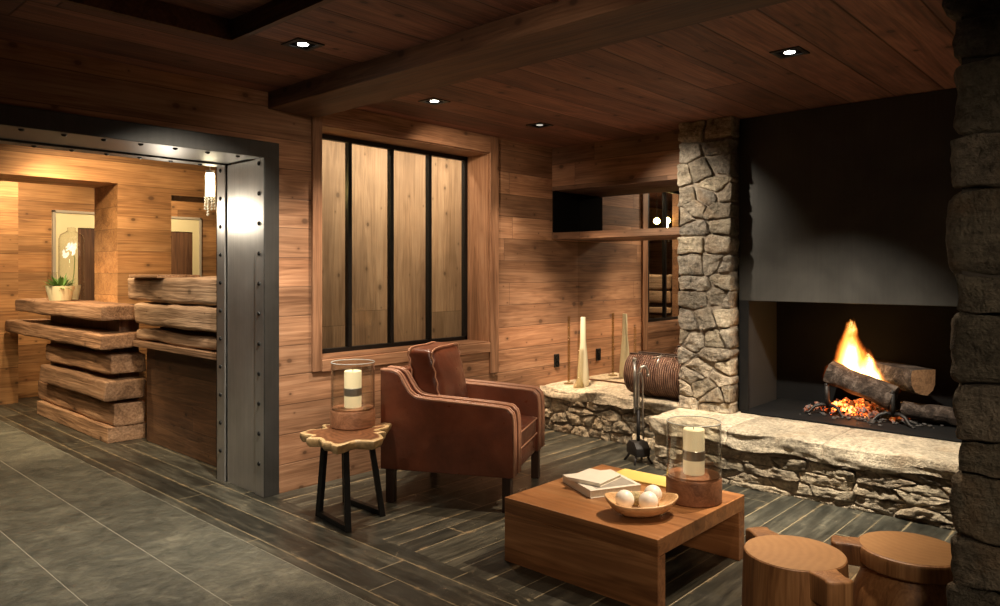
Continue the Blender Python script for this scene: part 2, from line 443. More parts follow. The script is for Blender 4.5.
M['fl_x'] = floorwood('worn_floorboards', 'x', 'y', .155, 3.2, .03)
M['fl_y'] = floorwood('worn_border_boards', 'y', 'x', .165, 1.9, -1.915 + .165 * 13 + .0 - .23)

def slate():
    m, nt, out = mat('slate_tiles'); g = G(nt); tc = g.n('TexCoord'); P = tc.outputs['Object']; X = g.xyz(P)
    w = g.m('DIVIDE', g.m('SUBTRACT', 1.915, X[0]), .407); idw = g.m('FLOOR', w); r1 = g.white(idw)
    l = g.m('ADD', g.m('DIVIDE', X[1], 1.22), g.m('MULTIPLY', r1, 3.1)); r2 = g.white(idw, g.m('FLOOR', l))
    fw = g.m('FRACT', w); fl = g.m('FRACT', l)
    ew = g.m('MULTIPLY', g.m('MINIMUM', fw, g.m('SUBTRACT', 1.0, fw)), .407)
    el = g.m('MULTIPLY', g.m('MINIMUM', fl, g.m('SUBTRACT', 1.0, fl)), 1.22)
    sw = g.mapr(ew, .0015, .0035, 1, 0); sl = g.mapr(el, .001, .0025, .18, 0)
    seam = g.m('MAXIMUM', sw, sl)
    a = g.noise(P, 4.2, 9, .72, .8); b = g.noise(P, 30, 6, .7)
    lay = g.noise(g.vec(g.m('MULTIPLY', X[0], 11.0), g.m('MULTIPLY', X[1], 17.0), r2), 1.0, 8, .75, .6)
    col = g.ramp(a, [(.33, (.045, .046, .034)), (.5, (.095, .092, .067)), (.68, (.18, .168, .12))])
    k = g.m('MULTIPLY', g.mapr(r2, 0, 1, .78, 1.15), g.m('MULTIPLY', g.mapr(b, .36, .64, .75, 1.22), g.mapr(lay, .36, .64, .8, 1.2)))
    col = g.mix(1.0, col, g.vec(k, k, k), 'MULTIPLY')
    fleck = g.mapr(g.noise(P, 17, 4, .8, .5), .72, .78, 0, .5)
    col = g.mix(fleck, col, (.40, .35, .25, 1))
    col = g.mix(g.m('MULTIPLY', seam, .9), col, (.44, .41, .32, 1))
    h = g.m('ADD', g.m('MULTIPLY', lay, .9), g.m('ADD', g.m('MULTIPLY', b, .25), g.m('MULTIPLY', seam, -.4)))
    g.bsdf(out, col, g.mapr(b, .3, .7, .36, .52), bump=h, bs=.8, bd=.02, spec=.5)
    return m
M['slate'] = slate()

def rings_mat(name, stops, scale, dist=2.5):
    m, nt, out = mat(name); g = G(nt); tc = g.n('TexCoord'); P = tc.outputs['Object']; X = g.xyz(P)
    n = g.noise(P, 5, 4, .6)
    rr = g.m('SQRT', g.m('ADD', g.m('POWER', g.m('ADD', X[0], .16), 2.0), g.m('POWER', g.m('ADD', X[1], .24), 2.0)))
    r = g.m('ADD', rr, g.m('MULTIPLY', n, .09))
    s = g.m('ADD', .5, g.m('MULTIPLY', .5, g.m('SINE', g.m('MULTIPLY', r, scale))))
    b = g.noise(g.vec(g.m('MULTIPLY', X[0], 40.0), g.m('MULTIPLY', X[1], 40.0), g.m('MULTIPLY', X[2], 4.0)), 1.0, 4, .6)
    t = g.m('ADD', g.m('MULTIPLY', s, .16), g.m('ADD', g.m('MULTIPLY', n, .75), g.m('MULTIPLY', b, .3)))
    col = g.ramp(t, stops)
    g.bsdf(out, col, .42, bump=b, bs=.08, bd=.01, spec=.45)
    return m
M['stool_top'] = rings_mat('stool_end_grain', [(.2, (.29, .145, .056)), (.6, (.38, .20, .08)), (1.0, (.46, .26, .11))], 210)

def liveedge():
    m, nt, out = mat('live_edge_root_wood'); g = G(nt); tc = g.n('TexCoord'); P = tc.outputs['Object']; X = g.xyz(P)
    at = g.n('Attribute', attribute_name='rim')
    n = g.noise(P, 7, 5, .6, 1.2)
    t = g.m('ADD', at.outputs['Fac'], g.m('MULTIPLY', g.m('SUBTRACT', n, .5), .34))
    s = g.m('ADD', .5, g.m('MULTIPLY', .5, g.m('SINE', g.m('MULTIPLY', t, 38.0))))
    heart = g.mix(s, (.11, .042, .018, 1), (.22, .09, .037, 1))
    sap = g.mix(g.noise(P, 25, 4, .6), (.50, .33, .15, 1), (.66, .47, .24, 1))
    streak = g.mapr(g.noise(P, 5, 2, .5, 1.0), .60, .63, 0, .8)
    col = g.mix(g.m('MAXIMUM', g.mapr(t, .90, .95, 0, 1), streak), heart, sap)
    g.bsdf(out, col, .3, bump=n, bs=.1, bd=.01, spec=.5)
    return m
M['live'] = liveedge()
M['livebark'] = plain('live_edge_rim', (.44, .28, .125), .5, nz=.6, nscale=18, bump=.5, bscale=30)

def ribbed():
    m, nt, out = mat('ribbed_brown_leather'); g = G(nt); tc = g.n('TexCoord'); X = g.xyz(tc.outputs['Object'])
    s = g.m('SINE', g.m('MULTIPLY', X[1], 2 * PI / .019))
    n = g.noise(tc.outputs['Object'], 12, 4, .6)
    col = g.ramp(g.m('ADD', g.m('MULTIPLY', s, .22), n), [(.2, (.07, .03, .02)), (.5, (.24, .115, .07)), (.8, (.45, .27, .18))])
    g.bsdf(out, col, .35, bump=s, bs=.8, bd=.008, spec=.5)
    return m
M['rib'] = ribbed()

def bark():
    m, nt, out = mat('charred_bark'); g = G(nt); tc = g.n('TexCoord'); P = tc.outputs['Object']
    n = g.noise(P, 16, 6, .7, .5); n2 = g.noise(P, 45, 4, .7)
    col = g.ramp(n, [(.36, (.012, .009, .007)), (.52, (.042, .029, .021)), (.7, (.13, .10, .08))])
    g.bsdf(out, col, .9, bump=g.m('ADD', n, g.m('MULTIPLY', n2, .5)), bs=.9, bd=.02, spec=.2)
    return m
M['bark'] = bark()

def embers():
    m, nt, out = mat('glowing_embers'); g = G(nt); tc = g.n('TexCoord'); P = tc.outputs['Object']
    n = g.noise(P, 26, 4, .6, .3); fine = g.noise(P, 60, 3, .7)
    p = g.bsdf(out, g.ramp(n, [(.3, (.02, .014, .012)), (.7, (.12, .10, .09))]), .9)
    e = g.ramp(g.m('ADD', g.m('MULTIPLY', g.noise(P, 11, 4, .7), .5), g.m('MULTIPLY', fine, .5)), [(.50, (0, 0, 0)), (.55, (.8, .08, .008)), (.62, (1, .42, .08)), (.8, (1, .75, .3))])
    X = g.xyz(P)
    dd = g.m('SQRT', g.m('ADD', g.m('POWER', g.m('SUBTRACT', X[1], 1.70), 2.0), g.m('POWER', g.m('SUBTRACT', X[0], 5.42), 2.0)))
    hot = g.mapr(dd, .03, .17, 1.0, 0.04)
    e = g.mix(1.0, e, g.vec(hot, hot, hot), 'MULTIPLY')
    g.put(p.inputs['Emission Color'], e); p.inputs['Emission Strength'].default_value = 5
    return m
M['ember'] = embers()
M['ash'] = plain('ash', (.05, .043, .037), .95, nz=.5, nscale=30, bump=.8, bscale=40)

# ------------------------------------------------------------------ the shell
Y1 = 4.145; CEIL = 2.51; XM = 5.61; XF = 5.13; XN = 5.22
H0 = .372                                        # hearth top

# floors
b = NB(); box(b, 2.415, 6.2, -3.2, Y1 + .7, -.08, 0); link('floor', b, M['fl_x'], kind='structure')
b = NB(); box(b, 1.915, 2.415, -3.2, 10.0, -.08, 0); link('floor_border', b, M['fl_y'], kind='structure')
b = NB(); box(b, -3.6, 1.915, -3.2, 10.0, -.08, 0); link('floor_tiles', b, M['slate'], kind='structure')
b = NB(); box(b, 2.415, 6.2, Y1 + .7, 10.0, -.08, 0); link('floor_lobby', b, M['fl_y'], kind='structure')

# ceiling with a shallow coffer
cx0, cx1, cy0, cy1 = .3, 1.73, 1.3, 3.335
b = NB()
box(b, -3.6, cx0, -3.2, Y1 + .01, CEIL, CEIL + .18)
box(b, cx1, 6.2, -3.2, Y1 + .01, CEIL, CEIL + .18)
box(b, cx0, cx1, -3.2, cy0, CEIL, CEIL + .18)
box(b, cx0, cx1, cy1, Y1 + .01, CEIL, CEIL + .18)
box(b, cx0 - .02, cx1 + .02, cy0 - .02, cy1 + .02, CEIL + .095, CEIL + .2)
link('ceiling', b, M['ceil'], kind='structure')
b = NB()
for (x0, x1, y0, y1) in ((cx0 - .02, cx1 + .02, cy1 - .001, cy1 + .03), (cx0 - .02, cx1 + .02, cy0 - .03, cy0 + .001), (cx1 - .001, cx1 + .03, cy0, cy1), (cx0 - .03, cx0 + .001, cy0, cy1)):
    box(b, x0, x1, y0, y1, CEIL - .004, CEIL + .1)
link('trim_2', b, M['beam'], kind='structure')
b = NB(); box(b, 2.39, 2.752, -3.2, Y1, 2.406, CEIL + .05, .006)
link('ceiling_beam', b, M['beam'], kind='structure')

# window wall
WX0, WX1, WZ0, WZ1 = 2.768, 4.39, .81, 2.372
YG = 4.40
b = NB()
box(b, -3.6, .18, Y1, Y1 + .6, 0, CEIL + .1)
box(b, .18, 2.465, Y1, Y1 + .6, 2.203, CEIL + .1)
box(b, 2.465, WX0, Y1, Y1 + .6, 0, CEIL + .1)
box(b, WX0, WX1, Y1, YG + .05, 0, WZ0)
box(b, WX0, WX1, Y1, YG + .05, WZ1, CEIL + .1)
box(b, WX1, XM + .3, Y1, YG + .05, 0, CEIL + .1)
link('wall_back', b, M['pine'], kind='structure')

# window: casing, sill, frame, panes
win = empty('window_1', (0, 0, 0), kind='structure')
b = NB(); t = .022
box(b, 2.70, WX0 + .004, Y1 - t, Y1, .74, CEIL - .003, .004); box(b, WX1 - .004, 4.487, Y1 - t, Y1, .56, CEIL - .003, .004)
link('window_casing', b, M['trim_v'], win)
b = NB()
box(b, WX0 + .004, WX1 - .004, Y1 - t, Y1, WZ1 - .004, CEIL - .003, .004); box(b, WX0 + .004, WX1 - .004, Y1 - t, Y1, .735, WZ0 + .004, .004)
link('window_head_trim', b, M['trim'], win)
b = NB(); box(b, WX0, WX1, Y1 - .01, YG, WZ0, WZ0 + .012); box(b, WX0, WX1, Y1, YG, WZ1 - .012, WZ1)
link('window_sill', b, M['trim'], win)
b = NB(); box(b, WX0, WX0 + .012, Y1, YG, WZ0 + .012, WZ1 - .012); box(b, WX1 - .012, WX1, Y1, YG, WZ0 + .012, WZ1 - .012)
link('window_reveal', b, M['trim_v'], win)
b = NB(); fx0, fx1 = WX0 + .012, WX1 - .012; fz0, fz1 = WZ0 + .012, WZ1 - .012
bars = [3.180, 3.567, 3.955]
box(b, fx0, fx0 + .035, YG - .02, YG + .02, fz0, fz1, .003); box(b, fx1 - .035, fx1, YG - .02, YG + .02, fz0, fz1, .003)
box(b, fx0, fx1, YG - .02, YG + .02, fz0, fz0 + .032, .003); box(b, fx0, fx1, YG - .02, YG + .02, fz1 - .035, fz1, .003)
for x in bars: box(b, x - .016, x + .016, YG - .022, YG + .022, fz0 + .03, fz1 - .03, .003)
link('window_frame', b, M['black'], win)
xs = [fx0 + .035] + bars + [fx1 - .035]
for i in range(4):
    b = NB(); box(b, xs[i] + .012, xs[i + 1] - .012, YG - .003, YG + .003, fz0 + .03, fz1 - .033)
    link('pane', b, M['wglass'], win)

# room behind the window
b = NB(); box(b, 3.15, 6.2, 5.10, 5.3, 0, 2.7); link('wall_behind_window', b, M['vplank'], kind='structure')
b = NB(); box(b, 2.46, 6.2, Y1 + .6, 5.1, 2.55, 2.7); link('ceiling_passage', b, M['ceil'], kind='structure')

# niche: mirror wall, frieze header
b = NB(); box(b, XM + .012, XM + .3, 2.45, Y1, 0, CEIL + .1); link('wall_niche', b, M['pine_y'], kind='structure')
b = NB(); box(b, XN, XM + .005, 2.70, Y1, 2.125, CEIL + .02, .003); link('wall_niche_header', b, M['frieze'], kind='structure')
m, nt, out = mat('mirror_glass'); g = G(nt); g.bsdf(out, (.80, .78, .72), .0, 1.0); M['mirror'] = m
b = NB(); box(b, XM, XM + .01, 2.60, Y1, .40, 2.125)
link('mirror', b, M['mirror'], label='tall plain mirror lining the back of the niche above the stone bench', cat='mirror')
b = NB(); box(b, XN - .005, XM - .002, 2.70, Y1 - .002, 1.685, 1.745, .004)
link('wall_shelf', b, M['frieze'], label='long brown wooden shelf across the mirrored niche', cat='shelf')

b = NB(); box(b, XN + .004, XM - .002, Y1 - .016, Y1 - .001, 1.748, 2.122, .002); link('niche_dark_panel', b, M['gap'], kind='structure')  # thin black board added to make the niche end dark above the shelf

# walls that close the room behind the camera
b = NB(); box(b, -3.8, -3.6, -3.2, 10.0, 0, 2.7); link('wall_left', b, M['pine_y'], kind='structure')
b = NB(); box(b, -3.6, 6.2, -3.4, -3.2, 0, 2.7); link('wall_front', b, M['pine'], kind='structure')
b = NB(); box(b, 6.0, 6.2, -3.2, 2.2, 0, 2.7); link('wall_right', b, M['pine_y'], kind='structure')
b = NB(); box(b, XF, 6.0, -3.2, -.75, 0, 2.6); link('wall_fireside', b, M['pine_y'], kind='structure')

# lobby shell
b = NB()
box(b, 2.55, 3.03, 7.0, 7.57, 0, 2.55)
box(b, -3.6, 2.55, 7.0, 7.57, 2.19, 2.55)
box(b, 3.03, 6.2, 7.0, 7.57, 2.12, 2.55)
box(b, 4.6, 6.2, 7.0, 7.57, 0, 2.12)
link('wall_lobby', b, M['lobby'], kind='structure')
b = NB(); box(b, -3.6, 6.2, 9.35, 9.5, 0, 2.55); link('wall_far', b, M['lobby'], kind='structure')
b = NB(); box(b, -3.6, 6.2, Y1 + .6, 10.0, 2.56, 2.7); link('ceiling_lobby', b, M['ceil'], kind='structure')
b = NB(); box(b, 6.0, 6.2, 5.3, 10, 0, 2.6); link('wall_lobby_right', b, M['lobby_y'], kind='structure')
b = NB(); box(b, 2.03, 2.30, 9.05, 9.35, 0, 2.55); link('wall_lobby_pier', b, M['lobby'], kind='structure')
b = NB(); box(b, 1.75, 2.05, 8.9, 9.35, 0, 2.5, .01); link('wall_dark_post', b, M['doorwood'], kind='structure')

# two pale doors in the far wall
def door(name, x0, x1, z1, lx0):
    e = empty(name, (0, 9.35, 0), kind='structure')
    b = NB(); box(b, x0, x0 + .03, -.05, 0, 0, z1, .003); box(b, x0, x1, -.05, 0, z1 - .03, z1, .003); box(b, x1 - .03, x1, -.05, 0, 0, z1, .003)
    link('door_casing', b, M['greypaint'], e)
    b = NB(); box(b, x0 + .03, lx0, -.035, -.002, 0, z1 - .03); box(b, lx0, x1 - .03, -.035, -.002, z1 - .19, z1 - .03); box(b, x1 - .11, x1 - .03, -.035, -.002, 0, z1 - .19)
    link('door_lining', b, M['cream'], e)
    b = NB(); box(b, lx0, x1 - .11, -.02, -.002, 0, z1 - .19); link('door_leaf', b, M['doorwood'], e)
door('door_1', 2.70, 3.75, 2.09, 2.96)
door('door_2', 3.86, 4.42, 2.09, 3.93)

# ------------------------------------------------------------------ riveted steel portal
po = empty('steel_portal', (0, 0, 0), label='dark riveted steel door frame lining the wide passage to the lobby', cat='door frame')
PX0, PX1 = 2.361, 2.462; py0, py1 = Y1 - .012, Y1 + .612
b = NB()
box(b, PX1 - .03, PX1 - .0, py0 + .012, py1 - .012, 0, 2.10)                                     # web
for (y0, y1) in ((py0 + .012, py0 + .115), (py1 - .115, py1)):
    box(b, PX0, PX0 + .012, y0, y1, 0, 2.102, .002)                                              # inner flanges
box(b, PX0 + .012, PX0 + .02, py0 + .130, py1 - .130, 0, 2.10, .002)                            # infill plate
link('jamb', b, M['portal'], po)
b = NB(); box(b, PX0, PX1, py0, py0 + .012, 0, 2.10, .002); box(b, PX0, PX1, py1 - .012, py1 + .0, 0, 2.10, .002)
link('jamb_face', b, M['portal_shaded'], po)
b = NB()
box(b, .2, PX1, py0, py0 + .012, 2.10, 2.20, .002); box(b, .2, PX1, py1 - .012, py1, 2.10, 2.20, .002)
for (y0, y1) in ((py0 + .012, py0 + .115), (py1 - .115, py1)): box(b, .2, PX0 + .02, y0, y1, 2.10, 2.112, .002)
box(b, .2, PX0 + .02, py0 + .1, py1 - .1, 2.112, 2.13)
link('lintel', b, M['portal_shaded'], po)
b = NB(); box(b, .19, .302, py0, py1, 0, 2.2, .003); link('jamb', b, M['portal_shaded'], po)
spots_ = []
for yy in (py0 + .066, py1 - .058):
    z = .20
    while z < 2.08: spots_.append((PX0, yy, z, 0)); z += .187
    x = 2.22
    while x > .9: spots_.append((x, yy, 2.10, 1)); x -= .19
rv = None
for (x, y, z, up) in spots_:
    if rv is None:
        b = NB(); sphere(b, (0, 0, 0), .0145, 10, 6, sx=.75); o = rv = link('rivet', b, M['black'], po, smooth=True)
    else:
        o = rv.copy(); COL.objects.link(o); o.parent = po
    o.location = (x, y, z); o.rotation_euler = (0, R(90) * up, 0)

# ------------------------------------------------------------------ stonework
rnd = random.Random(7)
def split(u0, u1, v0, v1, mw, mh, out, rn):
    w, h = u1 - u0, v1 - v0
    tw, th = mw * rn.uniform(.75, 1.35), mh * rn.uniform(.7, 1.4)
    if w <= tw and h <= th: out.append((u0, u1, v0, v1)); return
    k = rn.uniform(.34, .66)
    if w / mw > h / mh:
        c = u0 + w * k; split(u0, c, v0, v1, mw, mh, out, rn); split(c, u1, v0, v1, mw, mh, out, rn)
    else:
        c = v0 + h * k; split(u0, u1, v0, c, mw, mh, out, rn); split(u0, u1, c, v1, mw, mh, out, rn)

def stones(bm, plane, base, depth, rects, gap, seed, proud=.02, n=7, amp=.010, wz=.016, wf=3.5):
    """plane 'x': face looks to -x, u = y, v = z;  base = the face position"""
    rn = random.Random(seed)
    def warp(p):
        q = p.copy()
        a = nvec(Vector((p.x * .5, p.y * wf, p.z * wf)) + Vector((seed, 1.7, 4.1)))
        q.y += a.y * wz; q.z += a.z * wz
        return q
    for i, (u0, u1, v0, v1) in enumerate(rects):
        pr = rn.uniform(-proud, proud)
        r = min(u1 - u0, v1 - v0) * rn.uniform(.08, .20)
        rblock(bm, (base + pr, u0 + gap, v0 + gap), (base + depth, u1 - gap, v1 - gap), r, n, amp, 9.0, seed + i * 1.3, amp2=amp * .5, warp=warp)

def rubble(bm, base, depth, u0, u1, v0, v1, mw, mh, gap, seed, bulge=.018, proud=.012, ragged=.012, rough=.008, rnd=(.06, .18)):
    """irregular face stones on a plane looking to -x: Voronoi cells of jittered courses, each a domed rough stone"""
    rn = random.Random(seed); pts = []
    v = v0
    while v < v1 - .3 * mh:
        h = min(mh * rn.uniform(.55, 1.5), v1 - v); u = u0 - rn.uniform(0, .5) * mw
        while u < u1:
            w = mw * rn.uniform(.45, 1.6) * (1.25 if h < mh * .8 else .9)
            cu = u + w / 2 + rn.uniform(-.15, .15) * w; cv = v + h / 2 + rn.uniform(-.22, .22) * h
            if u0 - .02 < cu < u1 + .02: pts.append((cu, cv))
            u += w
        v += h
    for i, (a, c) in enumerate(pts):
        poly = [(u0, v0), (u1, v0), (u1, v1), (u0, v1)]
        for j, (p, q) in enumerate(pts):
            if j == i or abs(p - a) > 4 * mw or abs(q - c) > 5 * mh: continue
            nx, ny = (p - a) / mw ** 2, (q - c) / mh ** 2
            L = math.hypot(nx, ny)
            if L < 1e-9: continue
            nx /= L; ny /= L
            k = nx * (a + p) / 2 + ny * (c + q) / 2 - gap
            out = []
            for e in range(len(poly)):
                A, B = poly[e], poly[(e + 1) % len(poly)]
                da, db = nx * A[0] + ny * A[1] - k, nx * B[0] + ny * B[1] - k
                if da <= 0: out.append(A)
                if (da < 0 < db) or (db < 0 < da):
                    t = da / (da - db); out.append((A[0] + (B[0] - A[0]) * t, A[1] + (B[1] - A[1]) * t))
            poly = out
            if len(poly) < 3: break
        if len(poly) < 3: continue
        rc = min(mw, mh) * rn.uniform(*rnd)
        cut = []
        n = len(poly)
        for e in range(n):
            P0, P1, P2 = poly[e - 1], poly[e], poly[(e + 1) % n]
            d0 = math.hypot(P0[0] - P1[0], P0[1] - P1[1]); d2 = math.hypot(P2[0] - P1[0], P2[1] - P1[1])
            if d0 < 1e-6 or d2 < 1e-6: continue
            t0 = min(rc, d0 * .42) / d0; t2 = min(rc, d2 * .42) / d2
            A = (P1[0] + (P0[0] - P1[0]) * t0, P1[1] + (P0[1] - P1[1]) * t0); B = (P1[0] + (P2[0] - P1[0]) * t2, P1[1] + (P2[1] - P1[1]) * t2)
            Mi = ((A[0] + B[0]) / 2 * .55 + P1[0] * .45, (A[1] + B[1]) / 2 * .55 + P1[1] * .45)
            cut += [A, Mi, B]
        res = []
        for e in range(len(cut)):
            A, B = cut[e], cut[(e + 1) % len(cut)]
            m_ = max(1, int(math.hypot(A[0] - B[0], A[1] - B[1]) / .018))
            for k in range(m_): res.append((A[0] + (B[0] - A[0]) * k / m_, A[1] + (B[1] - A[1]) * k / m_))
        if len(res) < 6: continue
        gx = sum(p[0] for p in res) / len(res); gy = sum(p[1] for p in res) / len(res)
        sd = rn.uniform(0, 90); pr = rn.uniform(-proud, proud); tu = rn.uniform(-.16, .16); tv = rn.uniform(-.16, .16)
        prof = [(1.0, depth), (1.0, bulge * .9), (.985, bulge * .1), (.94, -bulge * .45), (.85, -bulge * .7), (.70, -bulge * .85), (.54, -bulge * .92), (.36, -bulge * .95), (.16, -bulge)]
        b = bmesh.new(); rings = []
        for k, (sc_k, dx) in enumerate(prof):
            ring = []
            for (pu, pv) in res:
                ee = nvec(Vector((pu * 9 + sd, pv * 9, 2.0))) * ragged + nvec(Vector((pu * 30 + sd, pv * 30, 5.0))) * ragged * .4
                uu = gx + (pu + ee.x - gx) * sc_k; vv = gy + (pv + ee.y - gy) * sc_k
                x = base + dx
                if k > 0:
                    x += pr + (tu * (uu - gx) + tv * (vv - gy)) * .6
                    x += noise.noise(Vector((uu * 11 + sd, vv * 16, 1.0))) * rough * 1.3 + noise.noise(Vector((uu * 34 + sd, vv * 46, 4.0))) * rough
                ring.append(b.verts.new((x, uu, vv)))
            rings.append(ring)
        for A, B in zip(rings[:-1], rings[1:]):
            for k in range(len(A)): b.faces.new((A[k], A[(k + 1) % len(A)], B[(k + 1) % len(A)], B[k]))
        b.faces.new(rings[-1]); b.faces.new(rings[0][::-1])
        merge(bm, b)

# left pillar beside the hood
b = NB(); rubble(b, 4.992, .128, 2.335, 2.75, H0 - .01, CEIL + .0, .20, .125, .0055, 21, bulge=.012, proud=.012, rough=.013, ragged=.016)
link('stone_pillar', b, M['st_pillar'], kind='structure', smooth=True)
b = NB(); box(b, 5.009, 5.12, 2.345, 2.735, .05, CEIL + .05); box(b, 5.12, 5.64, 2.40, 2.735, .05, CEIL + .05); link('wall_pillar_core', b, M['mortar'], kind='structure')

# front right pillar
b = NB(); rects = []
rp = random.Random(5); z = -.02; hs = [.16, .12, .22, .13, .20, .09, .17, .21, .10, .26, .15, .23, .13, .2, .12, .2, .15]
for h in hs:
    if z > CEIL: break
    c = -.38 + .84 * rp.uniform(.25, .6)
    rects += [(-.38, c, z, z + h), (c, .492 + rp.uniform(-.012, .012), z, z + h)]; z += h
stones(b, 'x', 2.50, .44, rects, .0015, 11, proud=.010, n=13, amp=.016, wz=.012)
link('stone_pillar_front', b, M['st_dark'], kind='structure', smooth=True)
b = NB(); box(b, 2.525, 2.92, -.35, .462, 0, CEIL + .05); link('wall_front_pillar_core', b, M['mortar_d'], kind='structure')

# hearth
HX = 4.575; HY0, HY1 = -.75, 2.72
b = NB(); rubble(b, HX + .012, .2, HY0, HY1, -.005, H0 - .095, .30, .058, .0025, 14, bulge=.012, proud=.012, ragged=.014, rough=.012)
link('trim_3', b, M['st_hearth'], kind='structure', smooth=True)
b = NB(); box(b, HX + .026, XF + .75, HY0, HY1 - .05, 0, H0 - .05); link('trim_4', b, M['mortar'], kind='structure')
b = NB(); ys = [HY0, -.2, .72, 1.55, 2.16, HY1 + .02]
rs = random.Random(3)
for i in range(len(ys) - 1):
    s = 2.3
    def warp(p, s=s):
        # rough, sloping front edge; flat top
        q = p.copy(); k = max(0.0, (HX + .16 - p.x) / .16)
        q.x += (noise.noise(Vector((p.y * 4 + s, p.z * 13, 1.0))) * .022 + noise.noise(Vector((p.y * 13, p.z * 22, 2.0))) * .013) * k
        q.z += min(0.0, noise.noise(Vector((p.y * 3 + s, p.x * 8, 3.0))) - .1) * .03 * k
        if p.z < H0 - .06: q.z += noise.noise(Vector((p.y * 3.1, s, 9.0))) * .03
        return q
    rblock(b, (HX - .03, ys[i] + .0006, H0 - .105), (XF + .03, ys[i + 1] - .0006, H0), .007, 22, .003, 9, 2, amp2=.002, warp=warp)
link('hearth_slab', b, M['st_slab'], kind='structure', smooth=True)

# bench in the niche
BX = 5.055; BZ = .388
b = NB(); rubble(b, BX + .015, .2, HY1 - .1, Y1 - .005, -.005, BZ - .07, .17, .085, .004, 33, bulge=.014, proud=.016, ragged=.018, rough=.014)
link('trim_5', b, M['st_hearth'], kind='structure', smooth=True)
b = NB(); box(b, BX + .034, XM, HY1 - .1, Y1, 0, BZ - .04); link('trim_6', b, M['mortar'], kind='structure')
b = NB(); ys = [2.60, 3.13, 3.62, Y1]
for i in range(3):
    s = 40.0
    def warp(p, s=s):
        q = p.copy(); k = max(0.0, (BX + .14 - p.x) / .14)
        q.x += noise.noise(Vector((p.y * 5 + s, p.z * 9, 1.0))) * .035 * k
        q.z += (noise.noise(Vector((p.y * 5 + s, p.x * 8, 3.0))) - .15) * .03 * k
        if p.z < BZ - .04: q.z += noise.noise(Vector((p.y * 5, s, 9.0))) * .035
        return q
    rblock(b, (BX - .03, ys[i] + .001, BZ - .09), (XM - .003, ys[i + 1] - .001, BZ), .008, 16, .003, 8, s, amp2=.002, warp=warp)
link('bench_slab', b, M['st_slab'], kind='structure', smooth=True)

# ------------------------------------------------------------------ fireplace
FB = 5.84; FYL = 2.30; FYR = -.72; HZ = 1.186
fp = empty('fireplace', (XF, 1.0, H0), label='open steel fireplace with dark hood panel above the stone hearth', cat='fireplace')
def flink(name, bm, m, **k):
    bmesh.ops.translate(bm, vec=(-XF, -1.0, -H0), verts=bm.verts[:]); return link(name, bm, m, fp, **k)
b = NB(); box(b, XF, XF + .02, FYR, FYL + .035, HZ, CEIL - .004, .002); flink('hood_panel', b, M['hood'])
b = NB()
box(b, FB, FB + .03, FYR, FYL + .05, H0, 1.6)
box(b, XF + .02, FB, FYR - .02, FYR, H0, 1.6)
box(b, XF + .02, FB, FYR, FYL + .05, 1.55, 1.58)
flink('firebox', b, M['soot'])
b = NB(); prism(b, [(XF + .02, FYL), (FB, FYL + .045), (FB, FYL + .07), (XF + .02, FYL + .025)], 'z', H0, 1.58); flink('side_plate', b, M['sideplate'])
b = NB(); box(b, XF + .0, XF + .018, FYL - .035, FYL + .035, H0 + .012, HZ, .002); flink('side_post', b, M['black'])
b = NB(); box(b, XF - .03, FB, FYR, FYL + .01, H0 + .002, H0 + .014, .003); flink('base_plate', b, M['soot'])
FZ = H0 + .014

# fire dogs
def dog(px, py, s):
    e = empty('fire_dog', (px, py, FZ), 0, cat='andiron')
    b = NB()
    tube(b, [(-.0, 0, .05), (-.02, 0, .12), (-.03, 0, .21)], [.016, .017, .016], 10)
    sphere(b, (-.03, 0, .212), .017, 10, 8)
    link('post', b, M['iron'], e, smooth=True)
    for sy in (-1, 1):
        b = NB(); tube(b, [(0, 0, .06), (-.02, sy * .04, .07), (-.04, sy * .08, .055), (-.06, sy * .11, .015), (-.075, sy * .135, .009)], [.013, .013, .012, .011, .009], 8)
        link('foot', b, M['iron'], e, smooth=True)
    b = NB(); tube(b, [(0, 0, .062), (.12, 0, .064), (.26, 0, .06), (.28, 0, .013)], .011, 8)
    link('log_bar', b, M['iron'], e, smooth=True)
    return e
d1 = dog(5.36, 1.37, 1); setp(d1, 'iron fire dog with splayed feet below the low end of the front log', group='fire dogs')
d2 = dog(5.40, 1.80, 1); setp(d2, 'iron fire dog holding up the high end of the front log', group='fire dogs')

def log(name, p1, p2, r, seed, mats, sides=14, flat=None, rough=.18):
    p1, p2 = Vector(p1), Vector(p2); ax = (p2 - p1); Ln = ax.length; c = (p1 + p2) / 2
    b = NB(); n = 14; rings = []
    for i in range(n + 1):
        t = i / n - .5; ring = []
        for k in range(sides):
            a = 2 * PI * k / sides
            q = Vector((math.cos(a), math.sin(a), t * Ln * 3))
            rr = r * (1 + rough * noise.noise(q * 1.6 + Vector((seed, 0, 0))) + rough * .5 * noise.noise(q * 5 + Vector((seed, 3, 0))))
            x, y = rr * math.cos(a), rr * math.sin(a)
            if flat is not None: y = min(y, r * flat); x = max(x, -r * .75)
            ring.append(b.verts.new((x, t * Ln, y)))
        rings.append(ring)
    for A, B in zip(rings[:-1], rings[1:]):
        for k in range(sides): b.faces.new((A[k], A[(k + 1) % sides], B[(k + 1) % sides], B[k]))
    f0 = b.faces.new(rings[0]); f1 = b.faces.new(rings[-1][::-1])
    f0.material_index = 1; f1.material_index = 1
    o = link(name, b, mats, smooth=True, angle=40)
    o.location = c; o.rotation_euler = ax.to_track_quat('Y', 'Z').to_euler()
    return o
setp(log('fire_log', (5.40, 1.795, .69), (5.39, 1.375, .545), .08, 2, [M['bark'], M['bark']]), 'charred front log sloping down to the right across the flames', 'log', 'logs in the fire')
setp(log('fire_log', (5.68, 1.58, .715), (5.44, 1.205, .70), .115, 9, [M['bark'], M['logend']], flat=.45), 'split log with pale cut end behind and right of the flames', 'log', 'logs in the fire')
